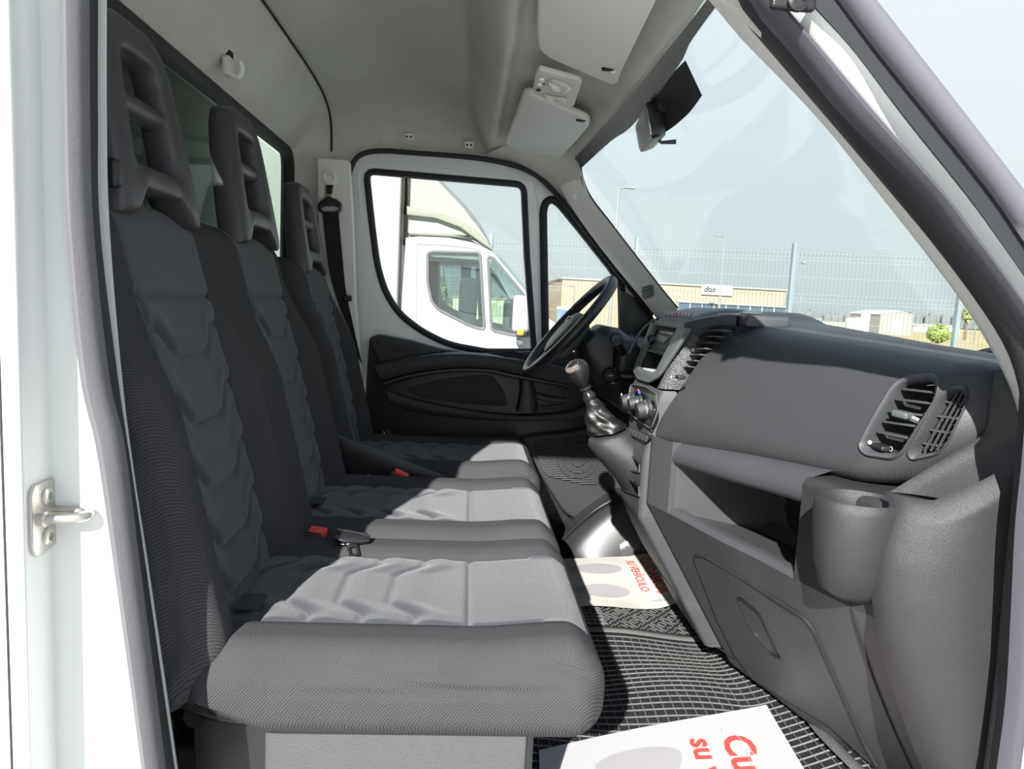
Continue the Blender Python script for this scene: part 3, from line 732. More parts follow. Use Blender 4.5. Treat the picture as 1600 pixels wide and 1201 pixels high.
# ---- padded lid with the two side vents
far_c = np.array([(.545, 1.322), (.470, 1.318), (.436, 1.322), (.424, 1.342), (.438, 1.385), (.475, 1.45), (.515, 1.520), (.552, 1.575), (.575, 1.595), (.600, 1.603), (.650, 1.608)])
near_c = np.array([(.79, 1.368), (.715, 1.362), (.672, 1.366), (.660, 1.385), (.676, 1.420), (.702, 1.465), (.728, 1.508), (.752, 1.542), (.772, 1.556), (.795, 1.563), (.845, 1.567)])
NS, NT = 260, 120
fc = resample(smoothpath(far_c, 120), NT); nc = resample(smoothpath(near_c, 120), NT)
def lidpt(s, t):
    i = t*(NT-1); k = int(min(i, NT-2)); w = i-k
    a = nc[k]*(1-w)+nc[k+1]*w; b = fc[k]*(1-w)+fc[k+1]*w
    p = a*(1-s)+b*s
    x, z = p; y0 = .955+.10*(1-float(sstep(t, .08, .72)))**1.3; y = y0+s*(1.57-y0)
    bow = .012*math.sin(PI*s); x -= bow*math.sin(PI*t)
    q = max(0., (.13-s)/.13)
    if q > 0:
        e_ = 1-math.sqrt(max(0, 1-q*q)); x += .075*e_+.02*q*q; z = z+(1.455-z)*.30*e_
    q = max(0., (s-.955)/.045)
    if q > 0:
        e_ = 1-math.sqrt(max(0, 1-q*q)); x += .05*e_; z = z+(1.46-z)*.04*e_
    return x, y, z
LG = np.array([[lidpt(s, t) for t in np.linspace(0, 1, NT)] for s in np.linspace(0, 1, NS)])
LPX = topx(LG)
_v, _f = grid(LG); LB = BVHTree.FromPolygons([Vector(p) for p in _v], [tuple(q) for q in _f])
def lid_at(u, v):
    h = LB.ray_cast(Vector(CAM), Vector(ray(u, v)).normalized())
    if h[0] is not None: return np.array(h[0])
    d = (LPX[..., 0]-u)**2+(LPX[..., 1]-v)**2; i, j = np.unravel_index(np.argmin(d), d.shape); return LG[i, j]
v1 = fillet([(1347, 694), (1362, 664), (1396, 606), (1412, 594), (1452, 590), (1463, 600), (1460, 622), (1408, 704), (1395, 711), (1356, 706)], 14, 6)
v2 = fillet([(1422, 704), (1466, 622), (1488, 607), (1507, 608), (1509, 628), (1480, 690), (1466, 706), (1428, 714)], 14, 6)
cen = (LPX[:-1, :-1]+LPX[1:, 1:])/2
cut = inpoly(cen, v1) | inpoly(cen, v2); cut[:, :6] = False; cut[:, 117:] = False
v, f = grid(LG); f = [q for q, c in zip(f, cut.reshape(-1)) if not c]
lid = obj('glove_lid', (v, f), lidm, dash, smooth=60, recalc=False)
def vent(name, px, nslat, vertical, parent, knob=None, depth=.05, at_=lid_at, m=plast):
    out = [at_(u, w) for u, w in resample(px, 90, True)]; O = np.array(out); c = O.mean(0)
    din = np.array([.9, .42, -.10]); din /= np.linalg.norm(din)
    out_loop = c+(O-c)*1.14; in_loop = c+(O-c)*.93
    L = []
    for o_, q, i_ in zip(out_loop, O, in_loop):
        L.append([o_+din*.010, o_+din*.001, (o_*.6+q*.4)-din*.004, q-din*.001, (q+i_)/2+din*.003, i_+din*.012, i_+din*depth, i_+din*(depth+.003), q+din*.02])
    b = obj(name, grid(np.array(L), cu=True, cv=True), m, parent, smooth=60)
    obj('vent_back', loft([[c+(p-c)*.99+din*(depth+.001) for p in in_loop], [c+(p-c)*.9+din*(depth+.004) for p in in_loop]]), blkm, b)
    return b, in_loop, c, din
b1, loop1, c1, din1 = vent('side_vent', v1, 6, False, dash)
def vslat(parent, a, b, din, h, w, m=plast, name='slat'):
    a, b = np.array(a), np.array(b); x = (b-a); L_ = np.linalg.norm(x); x /= L_; up = np.array([0, 0, 1.]); up -= x*(up@x); up /= np.linalg.norm(up)
    dd = din-x*(din@x); dd -= up*(dd@up)*.6; dd /= np.linalg.norm(dd); nn = np.cross(x, dd)
    return obj(name, orient(rbox((0, 0, 0), (L_, w, h), h*.45, seg=1), x, dd, nn, (a+b)/2), m, parent)
for (l, r) in (((1402, 606), (1455, 612)), ((1391, 622), (1447, 629)), ((1380, 641), (1436, 648)), ((1371, 657), (1424, 665)), ((1362, 673), (1412, 684))):
    a = lid_at(*l)+din1*.022; b = lid_at(*r)+din1*.022
    vslat(b1, a, b, din1, .0035, .020)
kb = lid_at(1405, 647)+din1*.008
obj('vent_knob', join(orient(rbox((0, 0, 0), (.026, .022, .011), .004), (.45, -.85, -.08), (.85, .45, 0), (0, 0, 1), kb), tube([kb+[.004, .0, 0], lid_at(1432, 662)+din1*.03], .006, 8)), pod, b1)
dl = lid_at(1372, 699)
obj('vent_dial', rbox(dl+[.008, .004, 0], (.02, .032, .009), .004), blk, b1)
obj('dial_mark', lathe([(.0035, 0), (.0035, -.002)], lid_at(1356, 691)+[.004, 0, 0], (1, .3, 0), 14), paper, b1)
ct = lid_at(1390, 701)+np.array([.004, 0, 0])
obj('dial_mark', tube([ct+[-.002, .0036*math.cos(a), .0036*math.sin(a)] for a in np.linspace(0, 2*PI, 18, endpoint=False)], .0006, 5, closed=True), paper, b1)
b2, loop2, c2, din2 = vent('demister_vent', v2, 0, True, dash)
for (l, r) in (((1437, 704), (1489, 612)), ((1447, 704), (1497, 613)), ((1457, 703), (1504, 616))):
    a = lid_at(*l)+din2*.012; b = lid_at(*r)+din2*.012; obj('grille_bar', tube([a, (a+b)/2-din2*.001, b], .0022, 6), plast2, b2)
for (l, r) in (((1467, 626), (1503, 632)), ((1453, 648), (1495, 654)), ((1442, 670), (1484, 677)), ((1431, 691), (1473, 698))):
    a = lid_at(*l)+din2*.018; b = lid_at(*r)+din2*.018; obj('grille_bar', tube([a, b], .002, 6), plast2, b2)

# ---- top pad from lid to windscreen
def top_pad():
    P = []
    for y in np.linspace(.90, 2.50, 80):
        s = (y-.955)/.615; w = np.clip(s, -.1, 1.)
        x0 = .845*(1-w)+.650*w; z0 = 1.567*(1-w)+1.608*w
        if y > 1.57: x0 = .65+.0*y; z0 = 1.608+.018*sstep(y, 1.57, 1.63)*(1-sstep(y, 1.84, 1.95))-.02*sstep(y, 1.95, 2.3)
        e_ = sstep(y, .90, .99); xb = max(ws_bot(min(max(y, 1.0), 2.42))-.012, x0+.10)
        row = [(x0-.012, y, z0-.012), (x0, y, z0)]
        for t in np.linspace(.08, 1, 16):
            x = x0+(xb-x0)*t; z = z0+.006*math.sin(PI*min(t*2, 1))-(z0-1.53)*sstep(t, .30, 1.0); row.append((x, y, z))
        row = [(a, b, c-(1-e_)*.07) for a, b, c in row]
        P.append(row)
    return grid(P)
obj('top_pad', top_pad(), plast2, dash, smooth=60)
sm = [(x, y, z+.0005) for x, y, z in [(.86, 1.005, 1.570), (.90, 1.005, 1.573), (.95, 1.01, 1.565)]]
obj('pad_joint', tube(sm, .002, 5), blkm, dash)

# ---- lower body (passenger side): plan curve swept in height
def lower_plan(n=90):
    return resample(smoothpath([(.60, 1.60), (.470, 1.585), (.425, 1.560), (.432, 1.520), (.462, 1.43), (.503, 1.292), (.536, 1.203), (.566, 1.105), (.590, 1.035), (.620, .965), (.665, .915), (.73, .890), (.86, .878)], 300), n)
LP = lower_plan()
def xlow(z): return np.where(z < 1.184, (1.184-z)*.60, 0.)
def f_low(y, z):
    """X of the passenger-side lower face at (Y, Z)"""
    k = LP[:, 1]; i0 = int(np.argmin(LP[:40, 0])); seg = LP[i0:]
    return float(np.interp(-y, -seg[:, 1], seg[:, 0]))+float(xlow(z))
def plan_grid(z0, z1, i0, i1, nz, inset=lambda z: 0.):
    P = []
    for z in np.linspace(z0, z1, nz):
        row = []
        for x, y in LP[i0:i1]:
            dx = float(xlow(z)); side = sstep(1.0-y, 0., .1)
            row.append((x+dx*(1-.25*side)+inset(z), y, z))
        P.append(row)
    return np.array(P)
i_near = int(np.argmin(abs(LP[:, 1]-1.115)+(LP[:, 0] < .5)*9))
G1 = plan_grid(.80, 1.184, 0, len(LP), 40)
# round the shelf lip over backwards, and the bottom edge under
lipr = [G1[-1][:i_near+1]+np.array(o) for o in ((.004, 0, .007), (.012, 0, .011), (.030, 0, .010), (.036, 0, .0), (.037, 0, -.03))]
bot = [G1[0]+np.array(o) for o in ((.06, 0, -.02), (.02, 0, -.012))]
low = Geo(); low.add(grid(np.concatenate([np.array(bot), G1]))); low.add(grid(np.array([G1[-1][:i_near+1]]+lipr)))
obj('lower_panel', low, plast, dash, smooth=50)
# near upper block with the cup holder: from lip height up to the shoulder under the lid
def ztop_near(x, y): return 1.360+float(np.clip((x-.66)*.60, 0, .08))
Pn = []
for t in np.linspace(0, 1, 24):
    row = []
    for x, y in LP[i_near:]:
        zt = ztop_near(x, y); row.append((x, y, 1.184+(zt-.012-1.184)*t))
    Pn.append(row)
for o, dz in ((.003, .006), (.009, .0105), (.020, .012), (.06, .0115), (.16, .012)):
    row = []
    for x, y in LP[i_near:]:
        n = np.array([.55, .6]) if x > .60 else np.array([.95, .3]); n = n/np.linalg.norm(n)
        row.append((x+n[0]*o, y+n[1]*o, ztop_near(x, y)-.012+dz))
    Pn.append(row)
obj('end_block', grid(Pn), plast2, dash, smooth=50)
# side cap panel (separate moulding, slightly proud)
def side_pt(x, z, d):
    k = np.interp(x, [.585, .60, .62, .65, .70, .80, .90], [.035, .018, .008, .0, -.004, -.006, -.006]); return (x, .898+k-d, z)
sp_ = []
_sc = sorted([(p[2], p[0]) for p in [at(u, w, Y=.93) for u, w in [(1425, 760), (1405, 776), (1384, 820), (1370, 870), (1368, 930), (1376, 990), (1398, 1070), (1432, 1170), (1475, 1270)]]])
for t in np.linspace(0, 1, 40):
    z = .80+t*(1.378-.80)
    xl = float(np.interp(z, [a for a, b in _sc], [b for a, b in _sc]))
    row = []
    for s in np.linspace(0, 1, 30)**1.4:
        x = xl+(.90-xl)*s; q = max(0, 1-s/.34); e_ = 1-math.sqrt(max(0, 1-q*q)); qt = max(0, (t-.975)/.025); et = 1-math.sqrt(max(0, 1-qt*qt))
        zz_ = z+float(np.clip((x-.65)*.60, 0, .09))*float(sstep(z, 1.2, 1.378))
        row.append((x+.0, .882-.004*math.sin(s*2)+.060*e_+.022*et, zz_))
    sp_.append(row)
obj('side_cap', grid(sp_), plast2, dash, smooth=60)
# upper end piece beside the lid
ue = []
for z in np.linspace(1.36, 1.56, 18):
    row = []
    for t in np.linspace(0, 1, 18):
        x = .752-.85*max(0, 1.47-z)+.21*t; y = .960+.6*max(0, 1.47-z)*(1-t)-.078*sstep(t, 0, .42); row.append((x, y, z+.035*t*(1-sstep(z, 1.39, 1.5))-(.035*t*t)*sstep(z, 1.5, 1.56)))
    ue.append(row)
obj('upper_end', grid(ue), plast2, dash, smooth=60)
# seams
def on_low(u, w, off=-.0008): p = onf(u, w, lambda y, z: f_low(y, z)+off, .885, 1.62); return p
# cup holder: proud round pocket with a real hollow
cc = np.array([.640, .975]); zt_c = 1.366
ccp = at(1340, 784, Z=1.358)
rx, ry = .054, .047
def ell(r, z, dx=0., dy=0., k=1.): return [(ccp[0]+dx+rx*r*math.cos(a), ccp[1]+dy+ry*r*math.sin(a), z) for a in np.linspace(0, 2*PI, 48, endpoint=False)]
prof = [(.70, 1.205, .03, .03), (.90, 1.222, .016, .016), (1.02, 1.262, .006, .006), (1.10, 1.31, 0, 0), (1.13, 1.348, 0, 0), (1.11, 1.360, 0, 0), (1.04, 1.364, 0, 0), (.98, 1.360, 0, 0), (.95, 1.345, 0, 0), (.86, 1.27, .004, .004), (.80, 1.262, .004, .004)]
obj('cup_holder', loft([ell(r, z, dx, dy) for r, z, dx, dy in prof]), plast2, dash, smooth=60)

# ---- shelf: upper roll, hollow interior
i_c = int(np.argmin(LP[:40, 0]))
i_f = i_c+int(np.argmin(abs(LP[i_c:, 1]-1.47)))
roll = []
for (x, y) in LP[max(0, i_c-2):i_near+1]:
    s = np.clip((1.545-y)/.44, 0, 1); zt = 1.335+.028*s; row = []
    for dx, z in ((.22, zt+.01), (.10, zt+.012), (.045, zt+.008), (.018, zt-.002), (.003, zt-.020), (.0, zt-.038), (.008, zt-.048), (.024, zt-.050), (.25, zt-.045)): row.append((x+dx, y, z))
    roll.append(row)
obj('shelf_roll', grid(roll), plast, dash, smooth=60)
cav = []
for (x, y) in LP[i_f:i_near+1]:
    s = np.clip((1.545-y)/.44, 0, 1); zt = 1.335+.028*s-.046; zb = 1.184
    cav.append([(x+.036, y, zb), (x+.20, y, zb-.03), (x+.235, y, zb-.01), (x+.245, y, zb+.03), (x+.235, y, zt), (x+.02, y, zt)])
obj('shelf_floor', grid(cav), plast, dash, smooth=40)
xf, yf = LP[i_f]; xn, yn = LP[i_near]
obj('shelf_end', prism(fillet([(xf+.012, 1.186), (xf+.28, 1.14), (xf+.28, 1.33), (xf+.012, 1.33)], .01), lambda a, b, d: (a, yf+d, b), 0, .006), plast, dash)
obj('shelf_end', prism(fillet([(xn+.020, 1.188), (xn+.30, 1.14), (xn+.30, 1.35), (xn+.020, 1.35)], .01), lambda a, b, d: (a, yn+d-.008, b), 0, .006), plast, dash)
# left post of the shelf
lp_ = []
for z in np.linspace(1.184, 1.34, 12):
    lp_.append([(x, y, z) for x, y in LP[0:i_f+1]]+[(LP[i_f][0]+.03, LP[i_f][1]+.004, z)])
obj('shelf_post', grid(lp_), plast, dash, smooth=60)
# ---- glove box door: outlined panel just proud of the face, with a pull recess
gb = fillet([(1084, 868), (1100, 868), (1178, 915), (1258, 966), (1272, 985), (1300, 1050), (1352, 1165), (1372, 1200), (1300, 1135), (1180, 1062), (1150, 1022), (1120, 962)], 6, 4)
def lowplace(a, b, d): return (f_low(a, b)-d, a, b)
gpts = [on_low(u, w)[[1, 2]] for u, w in gb]
def fillgrid(poly, nu=40, nv=40, hole=None, depth=0., off=.003):
    pass
rec = fillet([(1155, 938), (1162, 936), (1190, 960), (1206, 995), (1223, 1028), (1208, 1022), (1180, 990), (1164, 960)], 4, 4)
rpts = [on_low(u, w)[[1, 2]] for u, w in rec]
def surf_poly(poly, hole, off, step=.008):
    P = np.array(poly); a0, b0 = P.min(0); a1, b1 = P.max(0); bm = bmesh.new()
    bv = [bm.verts.new((p[0], p[1], 0)) for p in poly]
    ed = [bm.edges.new((bv[i-1], bv[i])) for i in range(len(bv))]
    if hole is not None:
        hv = [bm.verts.new((p[0], p[1], 0)) for p in hole]; ed += [bm.edges.new((hv[i-1], hv[i])) for i in range(len(hv))]
    bmesh.ops.triangle_fill(bm, edges=ed, use_beauty=True)
    for k in range(40):
        e_ = [q for q in bm.edges if q.calc_length() > .03]
        if not e_: break
        bmesh.ops.subdivide_edges(bm, edges=e_, cuts=1); bmesh.ops.triangulate(bm, faces=bm.faces)
        if len(bm.verts) > 4000: break
    bm.verts.index_update()
    vv = [(f_low(q.co.x, q.co.y)-off, q.co.x, q.co.y) for q in bm.verts]; ff = [tuple(w.index for w in q.verts) for q in bm.faces]; bm.free()
    return vv, ff
edge3 = lambda poly, off: [(f_low(a, b)-off, a, b) for a, b in poly]
door_g = Geo(); door_g.add(surf_poly(gpts, rpts, .0035)); e0 = resample(edge3(gpts, .0035), 120, True); e1 = e0+np.array([.006, 0, 0]); door_g.add(grid(np.array([e0, e1]), cv=True))
gd = obj('glove_door', door_g, plast, dash, smooth=50, recalc=True)
obj('door_gap', tube(resample(edge3(gpts, .0015), 160, True), .0036, 6, closed=True), blkm, gd)
r0 = resample(edge3(rpts, .0035), 60, True); rc = r0.mean(0)
r1 = rc+(r0-rc)*.92+np.array([.030, .006, .004]); r2 = rc+(r0-rc)*.5+np.array([.036, .008, .006])
rg = Geo(); rg.add(grid(np.array([rc+(r0-rc)*1.12, r0+[-.0015, 0, 0], r0+[.004, 0, 0], r1, r2]), cv=True)); k = len(rg.v); rg.v.append(tuple(r2.mean(0))); rg.m += [0]*60
rg.f += [(k-60+i, k-60+(i+1) % 60, k) for i in range(60)]
obj('pull_recess', rg, blk, gd, smooth=50)  # darker plastic than the door paints in the shade of the recess
for pts in ([(1322, 905), (1328, 940), (1340, 985), (1365, 1060), (1395, 1135), (1425, 1201), (1440, 1235)], [(1276, 800), (1272, 830), (1280, 865), (1300, 895), (1330, 908), (1355, 905), (1364, 890)], [(1108, 1002), (1135, 1020), (1152, 1030)]):
    P3 = smoothpath([on_low(u, w, -.001) for u, w in pts], 50); obj('panel_joint', tube(P3, .0022, 6), blkm, dash)

# ---- centre console front
def Xc(y, z, off=0.): return float(np.interp(z, [.80, 1.14, 1.28, 1.42, 1.60, 1.64], [.615, .412, .412, .434, .510, .53]))+off
def con(pts, off=0.): return [onf(u, w, lambda y, z: Xc(y, z, off), 1.3, 2.3)[[1, 2]] for u, w in pts]
cpl = lambda a, b, d: (Xc(a, b)-d, a, b)
_lf = [(1062, 938), (1030, 893), (1005, 852), (985, 812), (970, 765), (972, 735), (978, 700), (983, 650), (986, 602)]
_lp = sorted([(p[1], p[0]) for p in con(_lf)])
def yleft(z): return float(np.interp(z, [a for a, b in _lp], [b for a, b in _lp]))
cb = []
for z in np.linspace(.83, 1.44, 30):
    X = Xc(0, z); yl = yleft(z)+.008
    cb.append([(X+.28, yl+.02, z), (X+.06, yl+.012, z), (X+.022, yl, z), (X+.009, yl-.015, z)])
obj('console_side', grid(cb), plast, dash, smooth=60)
cf = con([(986, 600), (1030, 600), (1020, 690), (1006, 716), (1004, 745), (1010, 820), (1050, 905), (1080, 960), (1062, 935), (1005, 852), (972, 778), (970, 745), (976, 690)])
hA = con([(979, 706), (1003, 733), (1003, 742), (977, 731)]); hB = con([(977, 742), (1000, 764), (1000, 772), (975, 765)])
hA = fillet(con([(980, 704), (1004, 730), (1004, 738), (977, 734)]), .004); hB = fillet(con([(977, 744), (1002, 762), (1003, 777), (976, 768)]), .004)
# front face as strips so that it follows the bend
cfr = []
for z in np.linspace(.83, 1.44, 60):
    yl = yleft(z); cfr.append([(Xc(0, z)+.14, 1.562, z)]+[(Xc(0, z)+(.010 if t in (0, 1) else 0), 1.565+(yl-1.565)*t, z) for t in np.linspace(0, 1, 30)])
cfr = np.array(cfr); cv_, cf_ = grid(cfr)
P1 = topx(cfr); cen = (P1[:-1, :-1]+P1[1:, 1:])/2
pocket1 = [(981, 704), (1000, 724), (1000, 738), (978, 732)]; pocket2 = [(978, 744), (999, 760), (1000, 775), (977, 767)]
cut = inpoly(cen, pocket1) | inpoly(cen, pocket2)
obj('console_face', (cv_, [q for q, c in zip(cf_, cut.reshape(-1)) if not c]), plast, dash, smooth=60, recalc=False)
for pk in (pocket1, pocket2):
    lp3 = resample([cpl(*p, 0) for p in con(pk)], 60, True); c_ = lp3.mean(0)
    o_ = c_+(lp3-c_)*1.05
    pr = obj('cubby', grid(np.array([o_+[-.001, 0, 0], o_+[-.004, 0, 0], lp3+[-.003, 0, 0], c_+(lp3-c_)*.95+[.01, 0, 0], c_+(lp3-c_)*.9+[.12, 0, 0], c_+(lp3-c_)*.05+[.121, 0, 0]]), cv=True), plast2, dash, smooth=40)
# bezel with radio
bz_o = fillet(con([(1023, 500), (1082, 514), (1030, 592), (1018, 599), (1000, 593), (993, 580)]), [.012, .012, .02, .02, .02, .02], 6)
bz_i = fillet(con([(1029, 509), (1063, 514), (1031, 577), (1024, 582), (1004, 576), (1002, 571)]), .006, 5)
bz = obj('centre_bezel', prism(bz_o, cpl, -.002, .010, [bz_i], .004), pod, dash)
# radio body
rd = fillet(con([(1028.5, 510), (1062, 515), (1040, 556), (1010, 546)]), .004, 4)
radio = obj('radio', prism(rd, lambda a, b, d: (Xc(a, b)+.014-d, a, b), 0, .012, (), .002), plast2, bz)
scr = con([(1026, 522), (1045, 527), (1038, 535), (1022, 531)]); rp_ = lambda a, b, d: (Xc(a, b)+.001-d, a, b)
obj('display', prism(scr, rp_, 0, .0015), mat('grey_display', (.13, .15, .15), .3), bz)
obj('disc_slot', prism(con([(1024, 515), (1053, 520), (1051.5, 523.5), (1022.5, 518)]), rp_, 0, .0015), gloss, bz)
kn = con([(1022, 528)])[0]; obj('radio_knob', lathe([(.013, 0), (.013, -.012), (.011, -.016), (0, -.016)], rp_(kn[0], kn[1], 0), (1, 0, .4), 18, False), blk, bz)
kn = con([(1020, 533)])[0]
for i in range(6):
    u = 1016+i*3.6; w = 538+i*1.1; obj('radio_button', prism(con([(u, w), (u+2.6, w+.8), (u+1.8, w+4), (u-.8, w+3.2)]), rp_, 0, .003, (), .0008), plast, bz)
obj('radio_shade', prism(con([(1030, 508), (1062, 512), (1060, 517), (1027, 512)]), rp_, -.002, .006, (), .001), blkm, bz)
arc = con([(1046, 529), (1047, 533), (1045, 538), (1042, 541)]); obj('radio_arc', tube([rp_(a, b, .0015) for a, b in arc], .0008, 5), pod, bz)
# pocket below the radio: sloping back, bright lip
pk = fillet(con([(1009, 548), (1040, 558), (1028, 578), (1002, 574)]), .003, 4); P3 = resample([cpl(*p, -.004) for p in pk], 50, True); c_ = P3.mean(0)
obj('radio_pocket', grid(np.array([P3, c_+(P3-c_)*.97+[.03, 0, 0], c_+(P3-c_)*.92+[.07, 0, -.006], c_+(P3-c_)*.04+[.071, 0, -.006]]), cv=True), plast2, bz, smooth=40)
obj('pocket_lip', prism(con([(1003, 574), (1028, 578), (1024, 583), (1006, 579)]), lambda a, b, d: (Xc(a, b)+.004-d, a, b), 0, .004, (), .001), mat('glossy_grey_strip', (.55, .55, .57), .25), bz)
# pod roof with the hazard strip, arch at right
pr_ = []
for y in np.linspace(1.600, 1.90, 30):
    k = max(0, (1.64-y)/.04); kk = max(0, (y-1.86)/.04); dz = -.020*(1-math.sqrt(max(0, 1-min(1, k)**2)))-.03*kk*kk
    pr_.append([(Xc(y, 1.585)-.004, y, 1.580+dz), (.505, y, 1.597+dz), (.525, y, 1.612+dz), (.56, y, 1.626+dz), (.61, y, 1.634+dz), (.68, y, 1.630+dz), (.76, y, 1.615+dz)])
pr_ = np.array([smoothpath(r, 24) for r in pr_])
obj('pod_roof', grid(pr_), pod, dash, smooth=60)
def f_pod(y, z): return float(np.interp(z, [1.58, 1.597, 1.612, 1.626, 1.634], [.5, .505, .525, .56, .61]))
def podp(pts): return [onf(u, w, f_pod, 1.5, 2.0)[[0, 1]] for u, w in pts]
def zpod(x): return float(np.interp(x, [.5, .505, .525, .56, .61, .68], [1.582, 1.597, 1.612, 1.626, 1.634, 1.630]))
ppl = lambda a, b, d: (a, b, zpod(a)+d)
hz = obj('switch_strip', prism(podp([(1038, 488), (1085, 488), (1077, 499), (1033, 494)]), ppl, -.001, .003, (), .001), plast2, dash)
for i in range(8):
    u = 1037+i*5.4; w = 489+i*.35
    if i in (3, 4): mm = mat('hazard_red', (.45, .05, .06), .5)
    else: mm = blk
    obj('strip_button', prism(podp([(u+1, w), (u+5, w+.3), (u+2.6, w+6.6), (u-1.6, w+6.2)]), ppl, .0025, .005, (), .0008), mm, hz, 'red hazard button' if i in (3, 4) else None)
hw = podp([(1054, 491.5), (1058.5, 492), (1054, 496)]); obj('warning_triangle', tube([ppl(a, b, .0055) for a, b in hw], .0006, 5, closed=True), paper, hz)
# right flank of the pod (speckled), centre vent between pod and lid
fl = [];
for z in np.linspace(1.44, 1.60, 20):
    X = Xc(0, z); fl.append([(X+.004, 1.618, z), (X+.012, 1.606, z), (X+.04, 1.600, z), (X+.20, 1.600, z)])
obj('pod_flank', grid(fl), mat('speckled_plastic', (.040, .040, .044), .4, bump=1.2, bscale=300, spec=.6), dash, smooth=60)
def f_cv(y, z): return Xc(y, z)+.045
cvp = [(1098, 513), (1140, 508), (1074, 580), (1050, 582)]
cvo = [onf(u, w, f_cv, 1.4, 1.75) for u, w in cvp]
cvx = obj('centre_vent', loft([resample(cvo, 40, True)+np.array([.03, 0, 0]), resample(cvo, 40, True)+np.array([.06, 0, 0])]), blkm, dash)
for i in range(7):
    t = (i+.5)/7; l = np.array((1100, 514))*(1-t)+np.array((1053, 580))*t; r = np.array((1140, 512))*(1-t)+np.array((1078, 578))*t
    a = onf(*l, f_cv, 1.4, 1.75); b = onf(*r, f_cv, 1.4, 1.75); vslat(cvx, a, b, np.array([.95, .1, -.2]), .0035, .022)
q = onf(1089, 546, f_cv, 1.4, 1.75); obj('vent_knob', join(rbox(q+[-.006, 0, 0], (.02, .022, .012), .005), tube([q, q+[.03, -.01, .0]], .006, 8)), pod, cvx)
q = onf(1059, 589, Xc, 1.4, 1.75); obj('vent_dial', rbox(q+[.006, 0, 0], (.018, .026, .008), .003), blk, cvx)
obj('dial_mark', lathe([(.003, 0), (.003, -.002)], onf(1050, 589, Xc, 1.4, 1.75)+[-.001, 0, 0], (1, 0, 0), 12), paper, cvx)
# climate panel and knobs
cl = obj('climate_panel', prism(fillet(con([(990, 601), (1012, 606), (1029, 617), (1030, 640), (1020, 668), (1000, 655), (984, 640)]), .012), cpl, 0, .005, (), .002), gloss, dash)
obj('climate_trim', tube([cpl(a, b, .005) for a, b in resample(fillet(con([(989, 600), (1012, 604), (1030, 616), (1032, 641), (1021, 670), (1000, 657), (983, 641)]), .012), 60, True)], .002, 6, closed=True), pod, dash)
for (u, w, r) in ((993, 625, .024), (1005, 628, .020), (1019, 638, .026)):
    a, b = con([(u, w)])[0]; c_ = np.array(cpl(a, b, .004)); ax = (.97, 0, .22)
    kb_ = obj('climate_knob', lathe([(r*.9, 0), (r*.9, -.006), (r*.78, -.008), (r*.78, -.028), (r*.70, -.032), (0, -.032)], c_, ax, 28, False), plast2, cl)
    obj('knob_ring', lathe([(r*.80, -.010), (r*.82, -.012), (r*.80, -.014)], c_, ax, 28, False), chrome, kb_)
    obj('knob_pointer', rbox(c_+[-.033, 0, r*.45], (.003, .002, r*.45), .0008, seg=1), paper, kb_)
for col, a0, a1 in (((.08, .2, .7), 1.9, 2.5), ((.75, .06, .06), .9, 1.5)):
    a, b = con([(999, 616)])[0]
    obj('temperature_arc', tube([cpl(a+.022*math.cos(t), b-.008+.020*math.sin(t), .006) for t in np.linspace(a0, a1, 12)], .0016, 5), mat('arc%d' % int(col[0]*100), col, .5), cl)
sw = obj('switch_panel', prism(fillet(con([(986, 666), (1019, 680), (1010, 694), (983, 678)]), .003), cpl, 0, .004, (), .001), plast2, dash)
for i in range(6):
    u = 987.5+i*5.0; w = 668+i*2.3; obj('switch', prism(con([(u, w), (u+4, w+1.8), (u+1, w+10.5), (u-2.8, w+8.7)]), cpl, .0035, .009, (), .0015), plast, sw)
# driver side: hood over the instruments and lower cover
ih = []
for y in np.linspace(1.88, 2.50, 24):
    k = abs((y-2.19)/.31)**3; zt = 1.532-.05*k; ih.append(smoothpath([(.56, y, 1.40), (.53, y, zt-.05), (.49, y, zt-.012), (.50, y, zt+.002), (.58, y, zt+.004), (.72, y, zt+.02)], 20))
obj('instrument_hood', grid(np.array(ih)), blk, dash, smooth=60)
obj('hood_edge', tube(smoothpath([at(u, w, Y=1.89) for u, w in [(983, 552), (992, 533), (1005, 513), (1022, 499)]], 30), .0035, 8), pod, dash)
obj('knee_cover', rbox((.66, 2.19, 1.24), (.24, .62, .36), .05), blk, dash)
obj('lower_core', rbox((.80, 1.9, 1.30), (.20, 1.2, .46), .03), blkm, dash)

# arch and tray cover between the pod roof and the padded lid
av = []
for t in np.linspace(0, 1, 24):
    y = 1.612-.10*t; x = .500+.085*t; z = 1.592+.022*math.sin(t*PI*.5)
    av.append([(x+.02, y+.0, z-.030), (x-.004, y, z-.016), (x-.002, y+.006, z+.002), (x+.012, y+.016, z+.010), (x+.06, y+.03, z+.010), (x+.12, y+.03, z-.005)])
obj('vent_arch', grid(av), plast, dash, smooth=60)
obj('tray_cover', rbox((.640, 1.545, 1.607), (.10, .13, .03), .010), plast, dash)
# ================================================================== CONTROLS
sw_ = thing('steering_wheel', 'black steering wheel in front of the driver seat, seen from its side', 'steering wheel', (.318, 2.2, 1.555))
WC = np.array([.312, 2.2, 1.557]); wu = np.array([.64, 0, .77]); wu /= np.linalg.norm(wu); wv = np.array([0, 1., 0]); wn = np.cross(wu, wv); wn = wn if wn[0] < 0 else -wn
